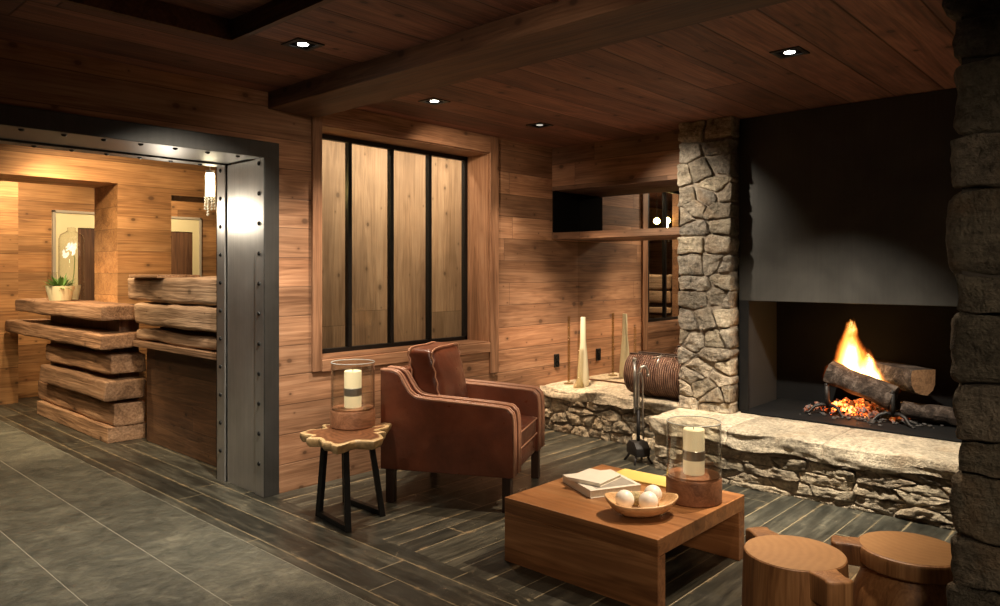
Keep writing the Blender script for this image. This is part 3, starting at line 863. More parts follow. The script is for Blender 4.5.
setp(log('fire_log', (5.66, 1.86, .61), (5.62, 1.52, .55), .06, 15, [M['bark'], M['bark']]), 'short blackened log lying behind the front log', 'log', 'logs in the fire')
setp(log('fire_log', (5.50, 1.36, .47), (5.52, 1.02, .45), .055, 23, [M['bark'], M['bark']]), 'low charred log resting on the fire plate at the right', 'log', 'logs in the fire')

re = random.Random(77); b = NB(); b2 = NB()
for i in range(120):
    a = re.gauss(0, .5); yy = 1.64 + re.gauss(0, .13); xx = 5.47 + re.gauss(0, .07)
    s = re.uniform(.008, .024); hz = max(0, .075 - ((yy - 1.63) / .3) ** 2 * .08 - ((xx - 5.5) / .2) ** 2 * .05)
    z = FZ + s * 1.35 + re.uniform(0, 1) * hz
    M4 = Matrix.Translation((xx, yy, z)) @ Euler((re.uniform(0, 6), re.uniform(0, 6), re.uniform(0, 6))).to_matrix().to_4x4()
    rblock(b, (-s, -s * .7, -s * .6), (s, s * .7, s * .6), s * .08, 3, s * .45, 45, i, M=M4)
link('embers', b, M['ember'], label='bed of glowing orange embers under the burning logs', cat='embers', kind='stuff')
for i in range(130):
    yy = 1.56 + max(-.45, min(.38, re.gauss(0, .2))); xx = 5.42 + re.gauss(0, .09); s = re.uniform(.005, .014)
    if xx < XF + .03: continue
    M4 = Matrix.Translation((xx, yy, FZ + s * .9)) @ Euler((0, 0, re.uniform(0, 6))).to_matrix().to_4x4()
    rblock(b2, (-s, -s * .8, -s * .5), (s, s * .8, s * .5), s * .3, 2, s * .3, 30, i + 200, M=M4)
link('ash_heap', b2, M['ash'], label='grey ash and cinders scattered around the fire dogs', cat='ash', kind='stuff')

# flames: glowing gas, thin at the edges
def flame_mat():
    m, nt, out = mat('flame_gas'); g = G(nt); tc = g.n('TexCoord'); P = tc.outputs['Object']; X = g.xyz(P)
    z = X[2]
    nz = g.n('TexNoise'); g.put(nz.inputs['Vector'], g.vec(g.m('MULTIPLY', X[0], 9.0), g.m('MULTIPLY', X[1], 11.0), g.m('MULTIPLY', z, 4.5)))
    nz.inputs['Scale'].default_value = 1.0; nz.inputs['Detail'].default_value = 3
    nn = g.m('SUBTRACT', nz.outputs[0], .5)
    # two tongues: a tall one and a lower one to its right (towards -y)
    def tongue(cy, lean, r0, hh, base):
        zz = g.m('DIVIDE', g.m('SUBTRACT', z, base), hh)
        c = g.m('ADD', g.m('MULTIPLY', zz, lean), cy)
        rad = g.m('MULTIPLY', g.m('SUBTRACT', 1.0, g.m('POWER', g.m('MAXIMUM', zz, 0.0), 1.25)), r0)
        rad = g.m('MAXIMUM', rad, .001)
        dy = g.m('ADD', g.m('SUBTRACT', X[1], c), g.m('MULTIPLY', nn, .16))
        dx = g.m('ADD', X[0], g.m('MULTIPLY', nn, .05))
        d = g.m('SQRT', g.m('ADD', g.m('POWER', dy, 2.0), g.m('POWER', g.m('MULTIPLY', dx, 1.3), 2.0)))
        v = g.m('SUBTRACT', 1.0, g.m('DIVIDE', d, rad), clamp=True)
        v = g.m('MULTIPLY', v, g.m('LESS_THAN', zz, 1.0))
        return g.m('MULTIPLY', v, g.mapr(zz, -.12, .06, 0.0, 1.0))
    a = tongue(.02, -.01, .18, .42, .05); c = tongue(-.12, .03, .175, .27, -.03)
    d = g.m('MAXIMUM', a, c)
    d = g.m('MULTIPLY', d, g.mapr(nz.outputs[0], .3, .6, .45, 1.3))
    col = g.ramp(d, [(.0, (1, .13, .012)), (.30, (1, .30, .04)), (.6, (1, .52, .12)), (.95, (1, .80, .42))])
    e = g.n('Emission'); g.put(e.inputs[0], col); g.put(e.inputs[1], g.m('MULTIPLY', g.m('POWER', d, 1.5), 78.0))
    nt.links.new(e.outputs[0], out.inputs['Volume'])
    return m
M['flame'] = flame_mat()
b = NB()
lathe(b, [(0, -.13), (.14, -.12), (.19, .0), (.19, .12), (.17, .24), (.14, .36), (.11, .48), (.07, .56), (0, .58)], 20)
for v in b.verts: v.co.y = v.co.y * 1.5 - .02; v.co.x *= .8
fl = link('flames', b, M['flame'], smooth=True, label='tall orange and yellow flames rising from the burning logs', cat='flames')
fl.location = (5.49, 1.655, .60)

# ------------------------------------------------------------------ reception desk of stacked beams
dk = empty('reception_desk', (2.3, 7.4, 0), label='lower reception counter of stacked rough timber beams carrying the white flowers', cat='desk')
def beam(par, off, x0, x1, y0, y1, z0, z1, seed, m, r=.022, amp=.010, name='beam', live=.5):
    b = NB()
    def warp(p):
        q = p.copy()
        f = noise.noise(Vector((p.y * 2.2 + seed, p.z * 3, seed))) * .022
        if p.x < (x0 + x1) / 2: q.x += f + noise.noise(Vector((p.y * 7, p.z * 14, seed))) * .008
        q.z += noise.noise(Vector((p.y * 1.7, seed * 2.1, p.x * 2))) * .022 * live * (1 if p.x < x0 + .1 else .4)
        return q
    rblock(b, (x0 - off[0], y0 - off[1], z0), (x1 - off[0], y1 - off[1], z1), r, 13, amp * .5, 5, seed, amp2=.003, warp=warp)
    return link(name, b, m, par, smooth=True, angle=35)
O = (2.3, 7.4)
beam(dk, O, 2.15, 2.525, 6.30, 8.60, .995, 1.122, 1, M['desk'])
beam(dk, O, 2.16, 2.525, 6.27, 9.0, .765, .895, 2, M['desk'])
beam(dk, O, 2.24, 2.525, 6.32, 7.95, .555, .715, 3, M['desk'])
beam(dk, O, 2.20, 2.525, 6.30, 8.00, .345, .512, 4, M['desk'])
beam(dk, O, 2.27, 2.525, 6.34, 8.30, .135, .325, 5, M['desk'])
b = NB(); box(b, 2.24 - O[0], 2.54 - O[0], 6.36 - O[1], 8.2 - O[1], 0, .13, .006); link('plinth', b, M['desk'], dk)
b = NB(); box(b, 2.36 - O[0], 2.52 - O[0], 6.45 - O[1], 8.2 - O[1], .1, 1.04); link('core', b, M['doorwood'], dk)

d2k = empty('reception_counter', (2.5, 5.6, 0), label='higher reception counter of weathered beams over a recessed plank front', cat='desk')
O = (2.5, 5.6)
beam(d2k, O, 2.405, 2.80, 4.772, 6.40, 1.155, 1.35, 21, M['desk2'], .03, .02, live=.6)
beam(d2k, O, 2.385, 2.80, 4.772, 6.235, .975, 1.145, 22, M['desk2'], .03, .02, live=.6)
beam(d2k, O, 2.41, 2.80, 4.772, 6.22, .842, .93, 23, M['desk2'], .025, .02, live=.8)
b = NB(); box(b, 2.385 - O[0], 2.75 - O[0], 4.77 - O[1], 6.24 - O[1], .79, .836, .004); link('ledge', b, M['desk'], d2k)
b = NB(); box(b, 2.36 - O[0], 2.7 - O[0], 5.7 - O[1], 6.25 - O[1], 1.345, 1.37, .006); link('top_board', b, M['desk'], d2k)
b = NB(); box(b, 2.50 - O[0], 2.58 - O[0], 4.77 - O[1], 6.24 - O[1], 0, .79); link('front_panel', b, M['panel'], d2k)
b = NB(); box(b, 2.55 - O[0], 2.75 - O[0], 4.79 - O[1], 6.1 - O[1], .836, 1.25); link('core', b, M['doorwood'], d2k)

# flowers on the desk
rg = random.Random(12)
DZ = 1.128
pt = empty('potted_fern', (2.26, 7.58, DZ), label='white pot of small green fern on the timber counter', cat='plant')
b = NB(); lathe(b, [(0, 0), (.085, 0), (.112, .10), (.118, .135), (.11, .135), (.1, .10), (0, .095)], 24); link('pot', b, M['pot'], pt, smooth=True, angle=40)
b = NB()
for i in range(130):
    a = rg.uniform(0, 2 * PI); ln = rg.uniform(.10, .22); el = rg.uniform(.35, 1.4)
    p0 = Vector((math.cos(a) * .03, math.sin(a) * .03, .1)); pts = []
    for k in range(5):
        t = k / 4; pts.append(p0 + Vector((math.cos(a) * math.cos(el) * ln * t, math.sin(a) * math.cos(el) * ln * t, ln * math.sin(el) * t - .06 * t * t)))
    side = Vector((-math.sin(a), math.cos(a), 0)); A = []; B = []
    for k, p in enumerate(pts):
        w = .010 * math.sin(PI * (.12 + .86 * k / 4)); A.append(b.verts.new(p + side * w)); B.append(b.verts.new(p - side * w))
    for k in range(4): b.faces.new((A[k], A[k + 1], B[k + 1], B[k]))
link('foliage', b, M['leaf'], pt)

orc = empty('potted_orchid', (2.435, 7.84, DZ), label='white orchid in a cream pot under the glass cloche', cat='plant')
b = NB(); lathe(b, [(0, 0), (.06, 0), (.078, .11), (.08, .135), (.074, .135), (.068, .11), (0, .1)], 24); link('pot', b, M['pot'], orc, smooth=True, angle=40)
b = NB(); tube(b, [(0, 0, .1), (.02, -.01, .25), (.03, 0, .40), (0, .03, .50), (-.03, .06, .50)], .004, 6); link('stem', b, M['stemg'], orc, smooth=True)
b = NB()
for s in (-1, 1):
    A = []; B = []
    for k in range(7):
        t = k / 6; w = .028 * math.sin(PI * (.1 + .88 * t)); A.append(b.verts.new((s * .02 + w, s * .085 * t, .12 + .10 * t - .16 * t * t))); B.append(b.verts.new((s * .02 - w, s * .085 * t, .12 + .10 * t - .16 * t * t)))
    for k in range(6): b.faces.new((A[k], A[k + 1], B[k + 1], B[k]))
link('leaf', b, M['leaf'], orc)
for i in range(9):
    b = NB(); t = i / 8; c = Vector((.02 - .06 * t + rg.uniform(-.02, .02), -.055 + .11 * t, .47 + rg.uniform(-.05, .06)))
    rot = Euler((rg.uniform(-.5, .5), -1.2 + rg.uniform(-.3, .3), rg.uniform(-.5, .5))).to_matrix()
    for k in range(5):
        a = 2 * PI * k / 5; r = .036
        ring = [b.verts.new(c + rot @ Vector((math.cos(a) * r * .55 + math.cos(q) * r * .5, math.sin(a) * r * .55 + math.sin(q) * r * .5, .008 * math.cos(q - a)))) for q in [2 * PI * j / 8 for j in range(8)]]
        b.faces.new(ring)
    link('blossom', b, M['petal'], orc)
gv = empty('glass_cloche', (2.435, 7.84, DZ), label='tall clear glass cloche standing over the white orchid', cat='glass cloche')
b = NB(); lathe(b, [(.106, .004), (.108, .006), (.108, .58), (.095, .62), (.05, .645), (.035, .66), (.035, .69), (0, .695)], 28); link('glass_body', b, M['glass'], gv, smooth=True, angle=50)
gj = empty('glass_tumbler', (2.30, 7.36, DZ), label='small clear glass jar left of the fern pot', cat='glass jar')
gj.location = (2.27, 7.84, DZ)
b = NB(); lathe(b, [(0, .004), (.045, .004), (.05, .1), (.04, .2), (.035, .25), (.045, .26)], 24); link('glass_body', b, M['glass'], gj, smooth=True, angle=50)

# crystal wall lamp by the portal, two glass lamps in the passage
sl = empty('crystal_pendant', (2.505, 5.02, 1.75), label='glowing crystal pendant lamp with hanging strands beside the steel portal', cat='pendant lamp')
b = NB(); tube(b, [(-.06, 0, .34), (-.06, 0, .81)], .004, 6); lathe(b, [(0, .34), (.03, .34), (.03, .36), (0, .36)], 16, c=(-.06, 0, 0)); link('rod', b, M['chrome'], sl)
b = NB(); lathe(b, [(0, .18), (.026, .18), (.03, .20), (.03, .33), (.022, .345), (0, .345)], 16, c=(-.06, 0, 0)); link('lamp_shade', b, M['sconce'], sl, smooth=True, angle=50)
for i in range(8):
    a = 2 * PI * i / 8; ln = .06 + .09 * (i % 3) / 2
    b = NB()
    for k in range(int(ln / .02)): sphere(b, (-.06 + .034 * math.cos(a), .034 * math.sin(a), .17 - k * .02), .0095, 8, 6)
    tube(b, [(-.06 + .034 * math.cos(a), .034 * math.sin(a), .30), (-.06 + .034 * math.cos(a), .034 * math.sin(a), .17 - ln + .02)], .003, 5)
    link('strand', b, M['crystal'], sl, smooth=True)
for i, (x, y, lab) in enumerate(((2.80, 4.95, 'glowing globe lamp seen left of the bar in the mirrored window'), (2.79, 4.76 + .045, 'glowing globe lamp seen right of the bar in the mirrored window'))):
    e = empty('globe_pendant', (x, y, 2.05), label=lab, cat='pendant lamp', group='globe lamps in the passage')
    b = NB(); sphere(b, (0, 0, 0), .042, 20, 12); link('globe', b, M['lampglow'], e, smooth=True)
    b = NB(); tube(b, [(0, 0, .04), (0, 0, .50)], .004, 6); lathe(b, [(0, .04), (.02, .04), (.02, .065), (0, .065)], 12); link('rod', b, M['black'], e)

# ------------------------------------------------------------------ armchair
ch = empty('armchair', (3.341, 3.346, 0), R(27), label='red brown leather armchair with piped curved arms standing before the window', cat='armchair')
def smoothpath(P, n=6):
    P = [Vector(p) for p in P]; out = []
    for i in range(len(P) - 1):
        p0, p1, p2, p3 = P[max(i - 1, 0)], P[i], P[i + 1], P[min(i + 2, len(P) - 1)]
        for k in range(n):
            t = k / n
            out.append(.5 * ((2 * p1) + (p2 - p0) * t + (2 * p0 - 5 * p1 + 4 * p2 - p3) * t * t + (3 * p1 - p0 - 3 * p2 + p3) * t ** 3))
    out.append(P[-1]); return out
top = smoothpath([(.42, .80), (.345, .795), (.30, .775), (.262, .715), (.225, .665), (.16, .638), (-.05, .624), (-.33, .606), (-.385, .590), (-.405, .545), (-.41, .45)], 5)
outline = [(p.x, p.y) for p in top] + [(-.41, .205), (.42, .205)]
for s in (-1, 1):
    b = NB(); xo, xi = s * .41, s * .255
    for (xa, xb, sh) in ((.41, .362, 0), (.303, .255, 0), (.37, .295, .016)):
        o2 = [(max(min(p[0], .42 - sh), -.41 + sh * .8), p[1] - (sh if p[1] > .21 else 0)) for p in outline]
        prism(b, o2, 'x', min(s * xa, s * xb), max(s * xa, s * xb), .007, 2)
    a = link('arm', b, M['leather'], ch, smooth=True, angle=50)
    for k, (xx, dz) in enumerate(((xo - s * .008, .004), (xo - s * .043, .004), (xi + s * .043, .004), (xi + s * .008, .004))):
        b = NB(); pts = [(xx, p.x - (dz if p.y < .58 else 0), p.y + dz * .8) for p in top] + [(xx, -.41 - dz * .8, .215)]
        tube(b, pts, .008, 8); link('piping', b, M['piping'], a, smooth=True)
b = NB(); box(b, -.26, .26, -.395, .36, .205, .315, .015, 3); link('seat_base', b, M['leather'], ch, smooth=True, angle=50)
def cushwarp(cz, hz, hx, hy, cx=0, cy=0, puff=.03, seed=0):
    def f(p):
        q = p.copy()
        u = (p.x - cx) / hx; v = (p.y - cy) / hy
        k = max(0, 1 - u * u) * max(0, 1 - v * v)
        q.z += (puff if p.z > cz else -puff * .3) * k
        q.z += noise.noise(Vector((p.x * 9, p.y * 9, seed))) * .006
        return q
    return f
b = NB(); rblock(b, (-.252, -.405, .315), (.252, .26, .445), .035, 12, .003, 7, 3, warp=cushwarp(.38, .065, .25, .33, 0, -.07))
sc_ = link('seat_cushion', b, M['leather'], ch, smooth=True)
b = NB()
for z in (.335, .432): tube(b, [(-.245, -.385, z), (-.225, -.407, z), (.225, -.407, z), (.245, -.385, z), (.245, .2, z), (-.245, .2, z)], .005, 6, closed=True)
link('piping', b, M['piping'], sc_, smooth=True)
b = NB(); box(b, -.26, .26, .33, .42, .205, .785, .015, 3); link('back_panel', b, M['leather'], ch, smooth=True, angle=50)
def backwarp(p):
    q = p.copy(); u = p.x / .25; v = (p.z - .66) / .24
    k = max(0, 1 - u * u) * max(0, 1 - v * v)
    q.y += (-.05 if p.y < .15 else .015) * k
    e = max(0, abs(u) - .7) / .3                                                                # gathered edges
    q.y += e * math.sin(p.z * 95) * .006
    q.x += noise.noise(Vector((p.z * 14, p.y * 9, 5))) * .006 + e * math.sin(p.z * 60) * .004
    q.z += noise.noise(Vector((p.x * 6, p.y * 6, 8))) * .010
    q.y += (p.z - .44) * .20 - .01
    return q
b = NB(); rblock(b, (-.25, .06, .43), (.25, .235, .915), .045, 18, .003, 7, 9, warp=backwarp)
bc = link('back_cushion', b, M['leather'], ch, smooth=True)
b = NB()
for y in (.07, .225):
    pts = [backwarp(Vector(p)) for p in smoothpath([(-.253, y, .46), (-.253, y, .6), (-.253, y, .75), (-.25, y, .875), (-.22, y, .912), (0, y, .917), (.22, y, .912), (.25, y, .875), (.253, y, .75), (.253, y, .6), (.253, y, .46)], 4)]
    tube(b, pts, .006, 6)
link('piping', b, M['piping'], bc, smooth=True)
for sx in (-1, 1):
    for sy in (-1, 1):
        b = NB(); box(b, sx * .37 - .026, sx * .37 + .026, sy * .365 - .026, sy * .365 + .026, 0, .21, .004)
        link('leg', b, M['darkleg'], ch)

# ------------------------------------------------------------------ live edge side table
TX, TY = 2.495, 3.455; TZ = .49
st = empty('side_table', (TX, TY, 0), label='small live edge wood slab table on black metal legs beside the armchair', cat='side table')
b = NB(); nseg = 72; rim = b.verts.layers.float.new('rim')
def rad(a):
    r = .262 + .030 * math.sin(3 * a + .7) + .024 * math.sin(5 * a + 2.0) + .030 * (1 - 2 * abs(math.sin(4 * a + .2))) + .014 * math.sin(13 * a) + .008 * math.sin(21 * a + 1)
    dev = (a - R(20) + PI) % (2 * PI) - PI
    return r * (1 + .17 * math.cos(2 * (a - R(42)))) * (1 - .14 * math.exp(-(dev / .38) ** 2))
levels = [(-.055, .84), (-.05, .93), (-.03, .985), (-.012, 1.0), (-.003, .99), (0, .965)]
rings = []
for (z, k) in levels:
    ring = []
    for i in range(nseg):
        a = 2 * PI * i / nseg
        rr = rad(a) * k * (1 + .03 * noise.noise(Vector((math.cos(a) * 3, math.sin(a) * 3, z * 30))))
        v = b.verts.new((rr * math.cos(a), rr * math.sin(a), .49 + z)); v[rim] = 1.05; ring.append(v)
    rings.append(ring)
for k in (.8, .6, .4, .2):
    ring = []
    for i in range(nseg):
        a = 2 * PI * i / nseg; rr = (rad(a) * k + .26 * k * (1 - k) * .0)
        v = b.verts.new((rr * math.cos(a), rr * math.sin(a), .49)); v[rim] = k; ring.append(v)
    rings.append(ring)
for ri in range(len(rings) - 1):
    A, B = rings[ri], rings[ri + 1]
    for i in range(nseg):
        f = b.faces.new((A[i], A[(i + 1) % nseg], B[(i + 1) % nseg], B[i]))
        f.material_index = 1 if ri < 4 else 0
cv = b.verts.new((0, 0, .49)); cv[rim] = 0
for i in range(nseg): b.faces.new((rings[-1][i], rings[-1][(i + 1) % nseg], cv))
b.faces.new(rings[0][::-1]).material_index = 1
link('slab_top', b, [M['live'], M['livebark']], st, smooth=True, angle=45)
def bar(bm, p, q, w, t, right=None):
    p, q = Vector(p), Vector(q); d = (q - p); L = d.length
    Rm = d.to_track_quat('Z', 'Y').to_matrix().to_4x4()
    box(bm, -w / 2, w / 2, -t / 2, t / 2, 0, L, .002, 1, M=Matrix.Translation(p) @ Rm)
feet = [(2.398, 3.60), (2.356, 3.265), (2.645, 3.335), (2.652, 3.70)]
tops = [(TX + (x - 2.52) * .72 + .0, TY + (y - 3.46) * .72) for x, y in feet]
for (fx, fy), (tx, ty) in zip(feet, tops):
    b = NB(); bar(b, (fx - TX, fy - TY, 0.0), (tx - TX, ty - TY, .436), .032, .032); link('leg', b, M['black'], st)
for i, j in ((0, 1), (2, 3)):
    b = NB(); bar(b, (feet[i][0] - TX, feet[i][1] - TY, .017), (feet[j][0] - TX, feet[j][1] - TY, .017), .032, .032); link('foot_bar', b, M['black'], st)
    b = NB(); bar(b, (tops[i][0] - TX, tops[i][1] - TY, .424), (tops[j][0] - TX, tops[j][1] - TY, .424), .032, .02); link('top_bar', b, M['black'], st)

# ------------------------------------------------------------------ lanterns
def lantern(loc, lab, waxm, hb=.105, rz=0):
    e = empty('candle_lantern', loc, rz, label=lab, cat='lantern', group='glass candle lanterns')
    b = NB(); lathe(b, [(0, 0), (.124, 0), (.130, .006), (.130, hb - .012), (.127, hb - .005), (.122, hb - .004), (.121, hb + .006), (0, hb + .006)], 48)
    link('wooden_base', b, M['drum'], e, smooth=True, angle=35)
    b = NB(); lathe(b, [(.1275, hb - .004), (.1275, .368), (.1285, .374), (.1265, .377), (.1235, .374), (.1235, hb + .007)], 48)
    link('glass_cylinder', b, M['glass'], e, smooth=True, angle=50)
    b = NB(); tube(b, [(.1255 * math.cos(2 * PI * k / 48), .1255 * math.sin(2 * PI * k / 48), .375) for k in range(48)], .0028, 6, closed=True)
    link('glass_rim', b, M['rimglass'], e, smooth=True)
    z0 = hb + .006
    cn = NB(); lathe(cn, [(0, z0), (.048, z0), (.05, z0 + .004), (.05, z0 + .21), (.046, z0 + .214), (0, z0 + .208)], 32)
    c = link('candle', cn, waxm, e, smooth=True, angle=40)
    b = NB(); lathe(b, [(.0505, z0 + .068), (.0525, z0 + .07), (.0525, z0 + .112), (.0505, z0 + .114)], 32); link('candle_band', b, M['band'], c, smooth=True, angle=40)
    b = NB(); tube(b, [(0, 0, z0 + .206), (.001, .001, z0 + .222)], .002, 6); link('wick', b, M['gap'], c)
    return e
lantern((2.60, 3.555, .4905), 'glass candle lantern with wooden base on the live edge side table', M['wax_lit'])
lantern((3.215, 1.69, .3075), 'glass candle lantern with wooden base on the low coffee table', M['wax'], .12, 1.0)

# ------------------------------------------------------------------ coffee table
CX0, CX1, CY0, CY1, CZ = 2.635, 3.455, 1.545, 2.385, .307
ct = empty('coffee_table', ((CX0 + CX1) / 2, (CY0 + CY1) / 2, 0), label='low square wooden coffee table with solid panel sides', cat='coffee table')
hx, hy = (CX1 - CX0) / 2, (CY1 - CY0) / 2
b = NB(); box(b, -hx, hx, -hy, hy, CZ - .072, CZ, .003); link('table_top', b, M['table_top'], ct)
for s in (-1, 1):
    b = NB(); x0, x1 = (-hx, -hx + .062) if s < 0 else (hx - .062, hx)
    box(b, x0, x1, -hy, hy, 0, CZ - .0725, .003); link('side_panel', b, M['table'], ct)

# books
def book(name, loc, rz, w, d, h, cover, lab):
    e = empty(name, loc, rz, label=lab, cat='book', group='books on the coffee table')
    b = NB(); t = .003
    box(b, -w / 2, w / 2, -d / 2, d / 2, 0, t, .001, 1); box(b, -w / 2, w / 2, -d / 2, d / 2, h - t, h, .001, 1); box(b, -w / 2, -w / 2 + t, -d / 2, d / 2, 0, h, .001, 1)
    link('cover', b, cover, e)
    b = NB(); box(b, -w / 2 + .003, w / 2 - .004, -d / 2 + .004, d / 2 - .004, t, h - t); link('pages', b, M['pages'], e)
    return e
book('book', (3.087, 2.135, CZ + .0005), R(-26), .285, .30, .038, M['paper'], 'large thick white book lowest in the stack on the coffee table')
b = NB(); box(b, -.10, .12, -.13, .05, .0381, .0386); o = link('cover_picture', b, M['grey'], bpy.data.objects['book'], label='grey picture on the white cover')
book('book', (3.066, 2.160, CZ + .0396), R(4), .21, .19, .018, M['paper'], 'small off white book lying on top of the large white book')
book('book', (3.365, 2.03, CZ + .0005), R(2), .165, .38, .008, M['yellow'], 'thin pale yellow booklet flat on the coffee table behind the bowl')

# bowl with balls
bw = empty('wooden_bowl', (2.85, 1.765, CZ), R(-42), label='pale boat shaped wooden bowl of white balls on the coffee table', cat='bowl')
b = NB(); NS = 48; prof = [(.0, .006), (.35, .004), (.55, .010), (.78, .026), (.93, .048), (1.0, .064), (.985, .071), (.95, .066), (.88, .050), (.72, .036), (.5, .022), (.25, .018), (0, .018)]
rings = []
for (k, z) in prof:
    if k == 0: rings.append([b.verts.new((0, 0, z))]); continue
    ring = []
    for i in range(NS):
        a = 2 * PI * i / NS
        rx = .166 * (1 + .06 * math.cos(a)); ry = .122
        lift = 1 + .22 * abs(math.cos(a)) ** 3 * k - .05 * math.sin(2 * a)
        wob = 1 + .025 * math.sin(5 * a + 1)
        ring.append(b.verts.new((rx * k * wob * math.cos(a), ry * k * wob * math.sin(a), z * lift)))
    rings.append(ring)
for A, B in zip(rings[:-1], rings[1:]):
    for i in range(NS):
        j = (i + 1) % NS
        if len(A) == 1: b.faces.new((A[0], B[j], B[i]))
        elif len(B) == 1: b.faces.new((A[i], A[j], B[0]))
        else: b.faces.new((A[i], A[j], B[j], B[i]))
link('bowl_body', b, M['bowl'], bw, smooth=True)
def bl(lx, ly, z, r): 
    a = R(-42); return (2.85 + lx * math.cos(a) - ly * math.sin(a), 1.765 + lx * math.sin(a) + ly * math.cos(a), CZ + z)
for i, (lx, ly, r, lab) in enumerate(((-.070, .005, .043, 'white ball at the left end inside the wooden bowl'), (.035, -.030, .043, 'white ball nearest the front rim inside the wooden bowl'), (.080, .040, .041, 'white ball at the back right inside the wooden bowl'))):
    b = NB(); sphere(b, (0, 0, 0), r, 24, 14); o = link('ceramic_ball', b, M['white'], smooth=True, label=lab, cat='ball', group='balls in the bowl')
    o.location = bl(lx * .94, ly, .026 + r + .012 * (i == 2), r)
b = NB(); sphere(b, (0, 0, 0), .032, 20, 12)
for v in b.verts: v.co *= 1 + .1 * noise.noise(v.co * 90)
o = link('seed_ball', b, M['moss'], smooth=True, label='brown speckled seed ball between the white balls in the bowl', cat='ball', group='balls in the bowl'); o.location = bl(-.005, .045, .06, .03)

# ------------------------------------------------------------------ stools
def stool(loc, ang, lab, kind):
    e = empty('log_stool', loc, ang, label=lab, cat='stool', group='round log stools')
    zt = .40
    if kind == 0:
        prof = [(0, 0), (.165, 0), (.178, .012), (.180, .15), (.176, .30), (.173, .388), (.171, .397), (.166, .4)]
    else:
        prof = [(0, 0), (.165, 0), (.188, .015), (.200, .09), (.200, .17), (.188, .24), (.165, .295), (.140, .328), (.138, .336), (.172, .338), (.178, .344), (.179, .388), (.175, .397), (.168, .4)]
    b = NB(); lathe(b, prof, 56); link('body', b, M['stool'], e, smooth=True, angle=40)
    b = NB(); lathe(b, [(.1675, .392), (.1675, .4005), (0, .4008)], 56); link('seat', b, M['stool_top'], e, smooth=True, angle=40)
    for s in (-1, 1):
        b = NB()
        poly = [(s * .12, -.062), (s * .185, -.048), (s * .225, -.042), (s * .252, -.050), (s * .264, -.03), (s * .266, .03), (s * .252, .050), (s * .225, .042), (s * .185, .048), (s * .12, .062)]
        prism(b, poly, 'z', .322 if kind else .305, .4, .008, 3)
        link('handle', b, M['stool'], e, smooth=True, angle=45)
    return e
stool((2.638, .995, 0), math.atan2(-.225, -.165), 'round log stool with two stub handles nearer the coffee table', 0)
stool((2.965, .700, 0), math.atan2(.275, -.110), 'round log stool with a rimmed seat against the front stone pillar', 1)

# ------------------------------------------------------------------ bench things
def flaskobj(x, y, prof, lab, m, name='glass_vase'):
    b = NB(); lathe(b, prof, 24); o = link(name, b, m, smooth=True, angle=50, label=lab, cat='vase', group='tall glass vases on the bench'); o.location = (x, y, BZ + .003); return o
def at_bench(u, v):
    f_, a_, h_, Hc = 735., R(42.5), 271., 1.4
    d = f_ * (Hc - BZ) / (v - h_); k = (u - 500) / f_
    return (d * (math.cos(a_) + k * math.sin(a_)), d * (math.sin(a_) - k * math.cos(a_)))
flaskobj(5.26, 3.985, [(0, 0), (.045, 0), (.045, .008), (.012, .014), (.012, .60), (.0105, .603), (.0095, .60), (.0095, .02)], 'tall thin glass tube vase standing nearest the plank wall', M['flask'])
flaskobj(5.16, 3.80, [(0, 0), (.05, 0), (.045, .02), (.02, .07), (.013, .12), (.012, .47), (.0105, .473), (.0095, .47)], 'shorter thin necked glass vase between the tall tube and the cloudy flask', M['flask'])
flaskobj(5.275, 3.84, [(0, 0), (.052, 0), (.055, .01), (.05, .12), (.036, .30), (.026, .40), (.022, .60), (.0205, .603), (.0185, .60), (.022, .40), (.045, .12), (.048, .012), (0, .01)], 'tall cloudy cream glass flask on the stone bench before the mirror', None)
M['cloudy'] = plain('cloudy_cream_glass', (.66, .60, .42), .18, spec=.6)
bpy.data.objects['glass_vase.002'].data.materials[0] = M['cloudy']

# ribbed log basket
lb = empty('log_basket', (5.225, 2.995, BZ), 0, label='ribbed dark brown leather log roll lying on the stone bench', cat='log basket')
b = NB(); rr = .172; NA = 40; rings = []
for k in range(61):
    y = -.29 + .58 * k / 60; ring = []
    for i in range(NA + 1):
        a = R(112) + R(316) * i / NA
        q = rr * (1 + .012 * math.cos(2 * PI * y / .0125 * .5)) * (1 - .05 * (abs(y) / .29) ** 6)
        ring.append(b.verts.new((q * math.cos(a), y, .178 + q * math.sin(a) * 1.02)))
    rings.append(ring)
for A, B in zip(rings[:-1], rings[1:]):
    for i in range(NA): b.faces.new((A[i], A[i + 1], B[i + 1], B[i]))
bmesh.ops.solidify(b, geom=b.faces[:], thickness=.012)
link('body', b, M['rib'], lb, smooth=True, angle=60)
for s in (-1, 1):
    b = NB(); lathe(b, [(0, -.004), (.16, -.004), (.16, .004), (0, .004)], 32, M=Matrix.Translation((0, s * .278, .178)) @ Matrix.Rotation(PI / 2, 4, 'X'))
    link('end_disc', b, M['iron'], lb, smooth=True, angle=40)
b = NB()
for a in (112, 68 + 360):
    aa = R(a); box(b, .168 * math.cos(aa) - .012, .168 * math.cos(aa) + .012, -.285, .285, .178 + .172 * math.sin(aa) - .008, .178 + .172 * math.sin(aa) + .008, .005)
link('rim', b, M['darkleg'], lb)
b = NB(); tube(b, [(-.06, 0, .345), (-.11, -.005, .318), (-.158, -.01, .26)], .006, 8); tube(b, [(-.06, -.03, .345), (-.11, .05, .318)], .006, 8)
link('buckle', b, M['chrome'], lb, smooth=True)

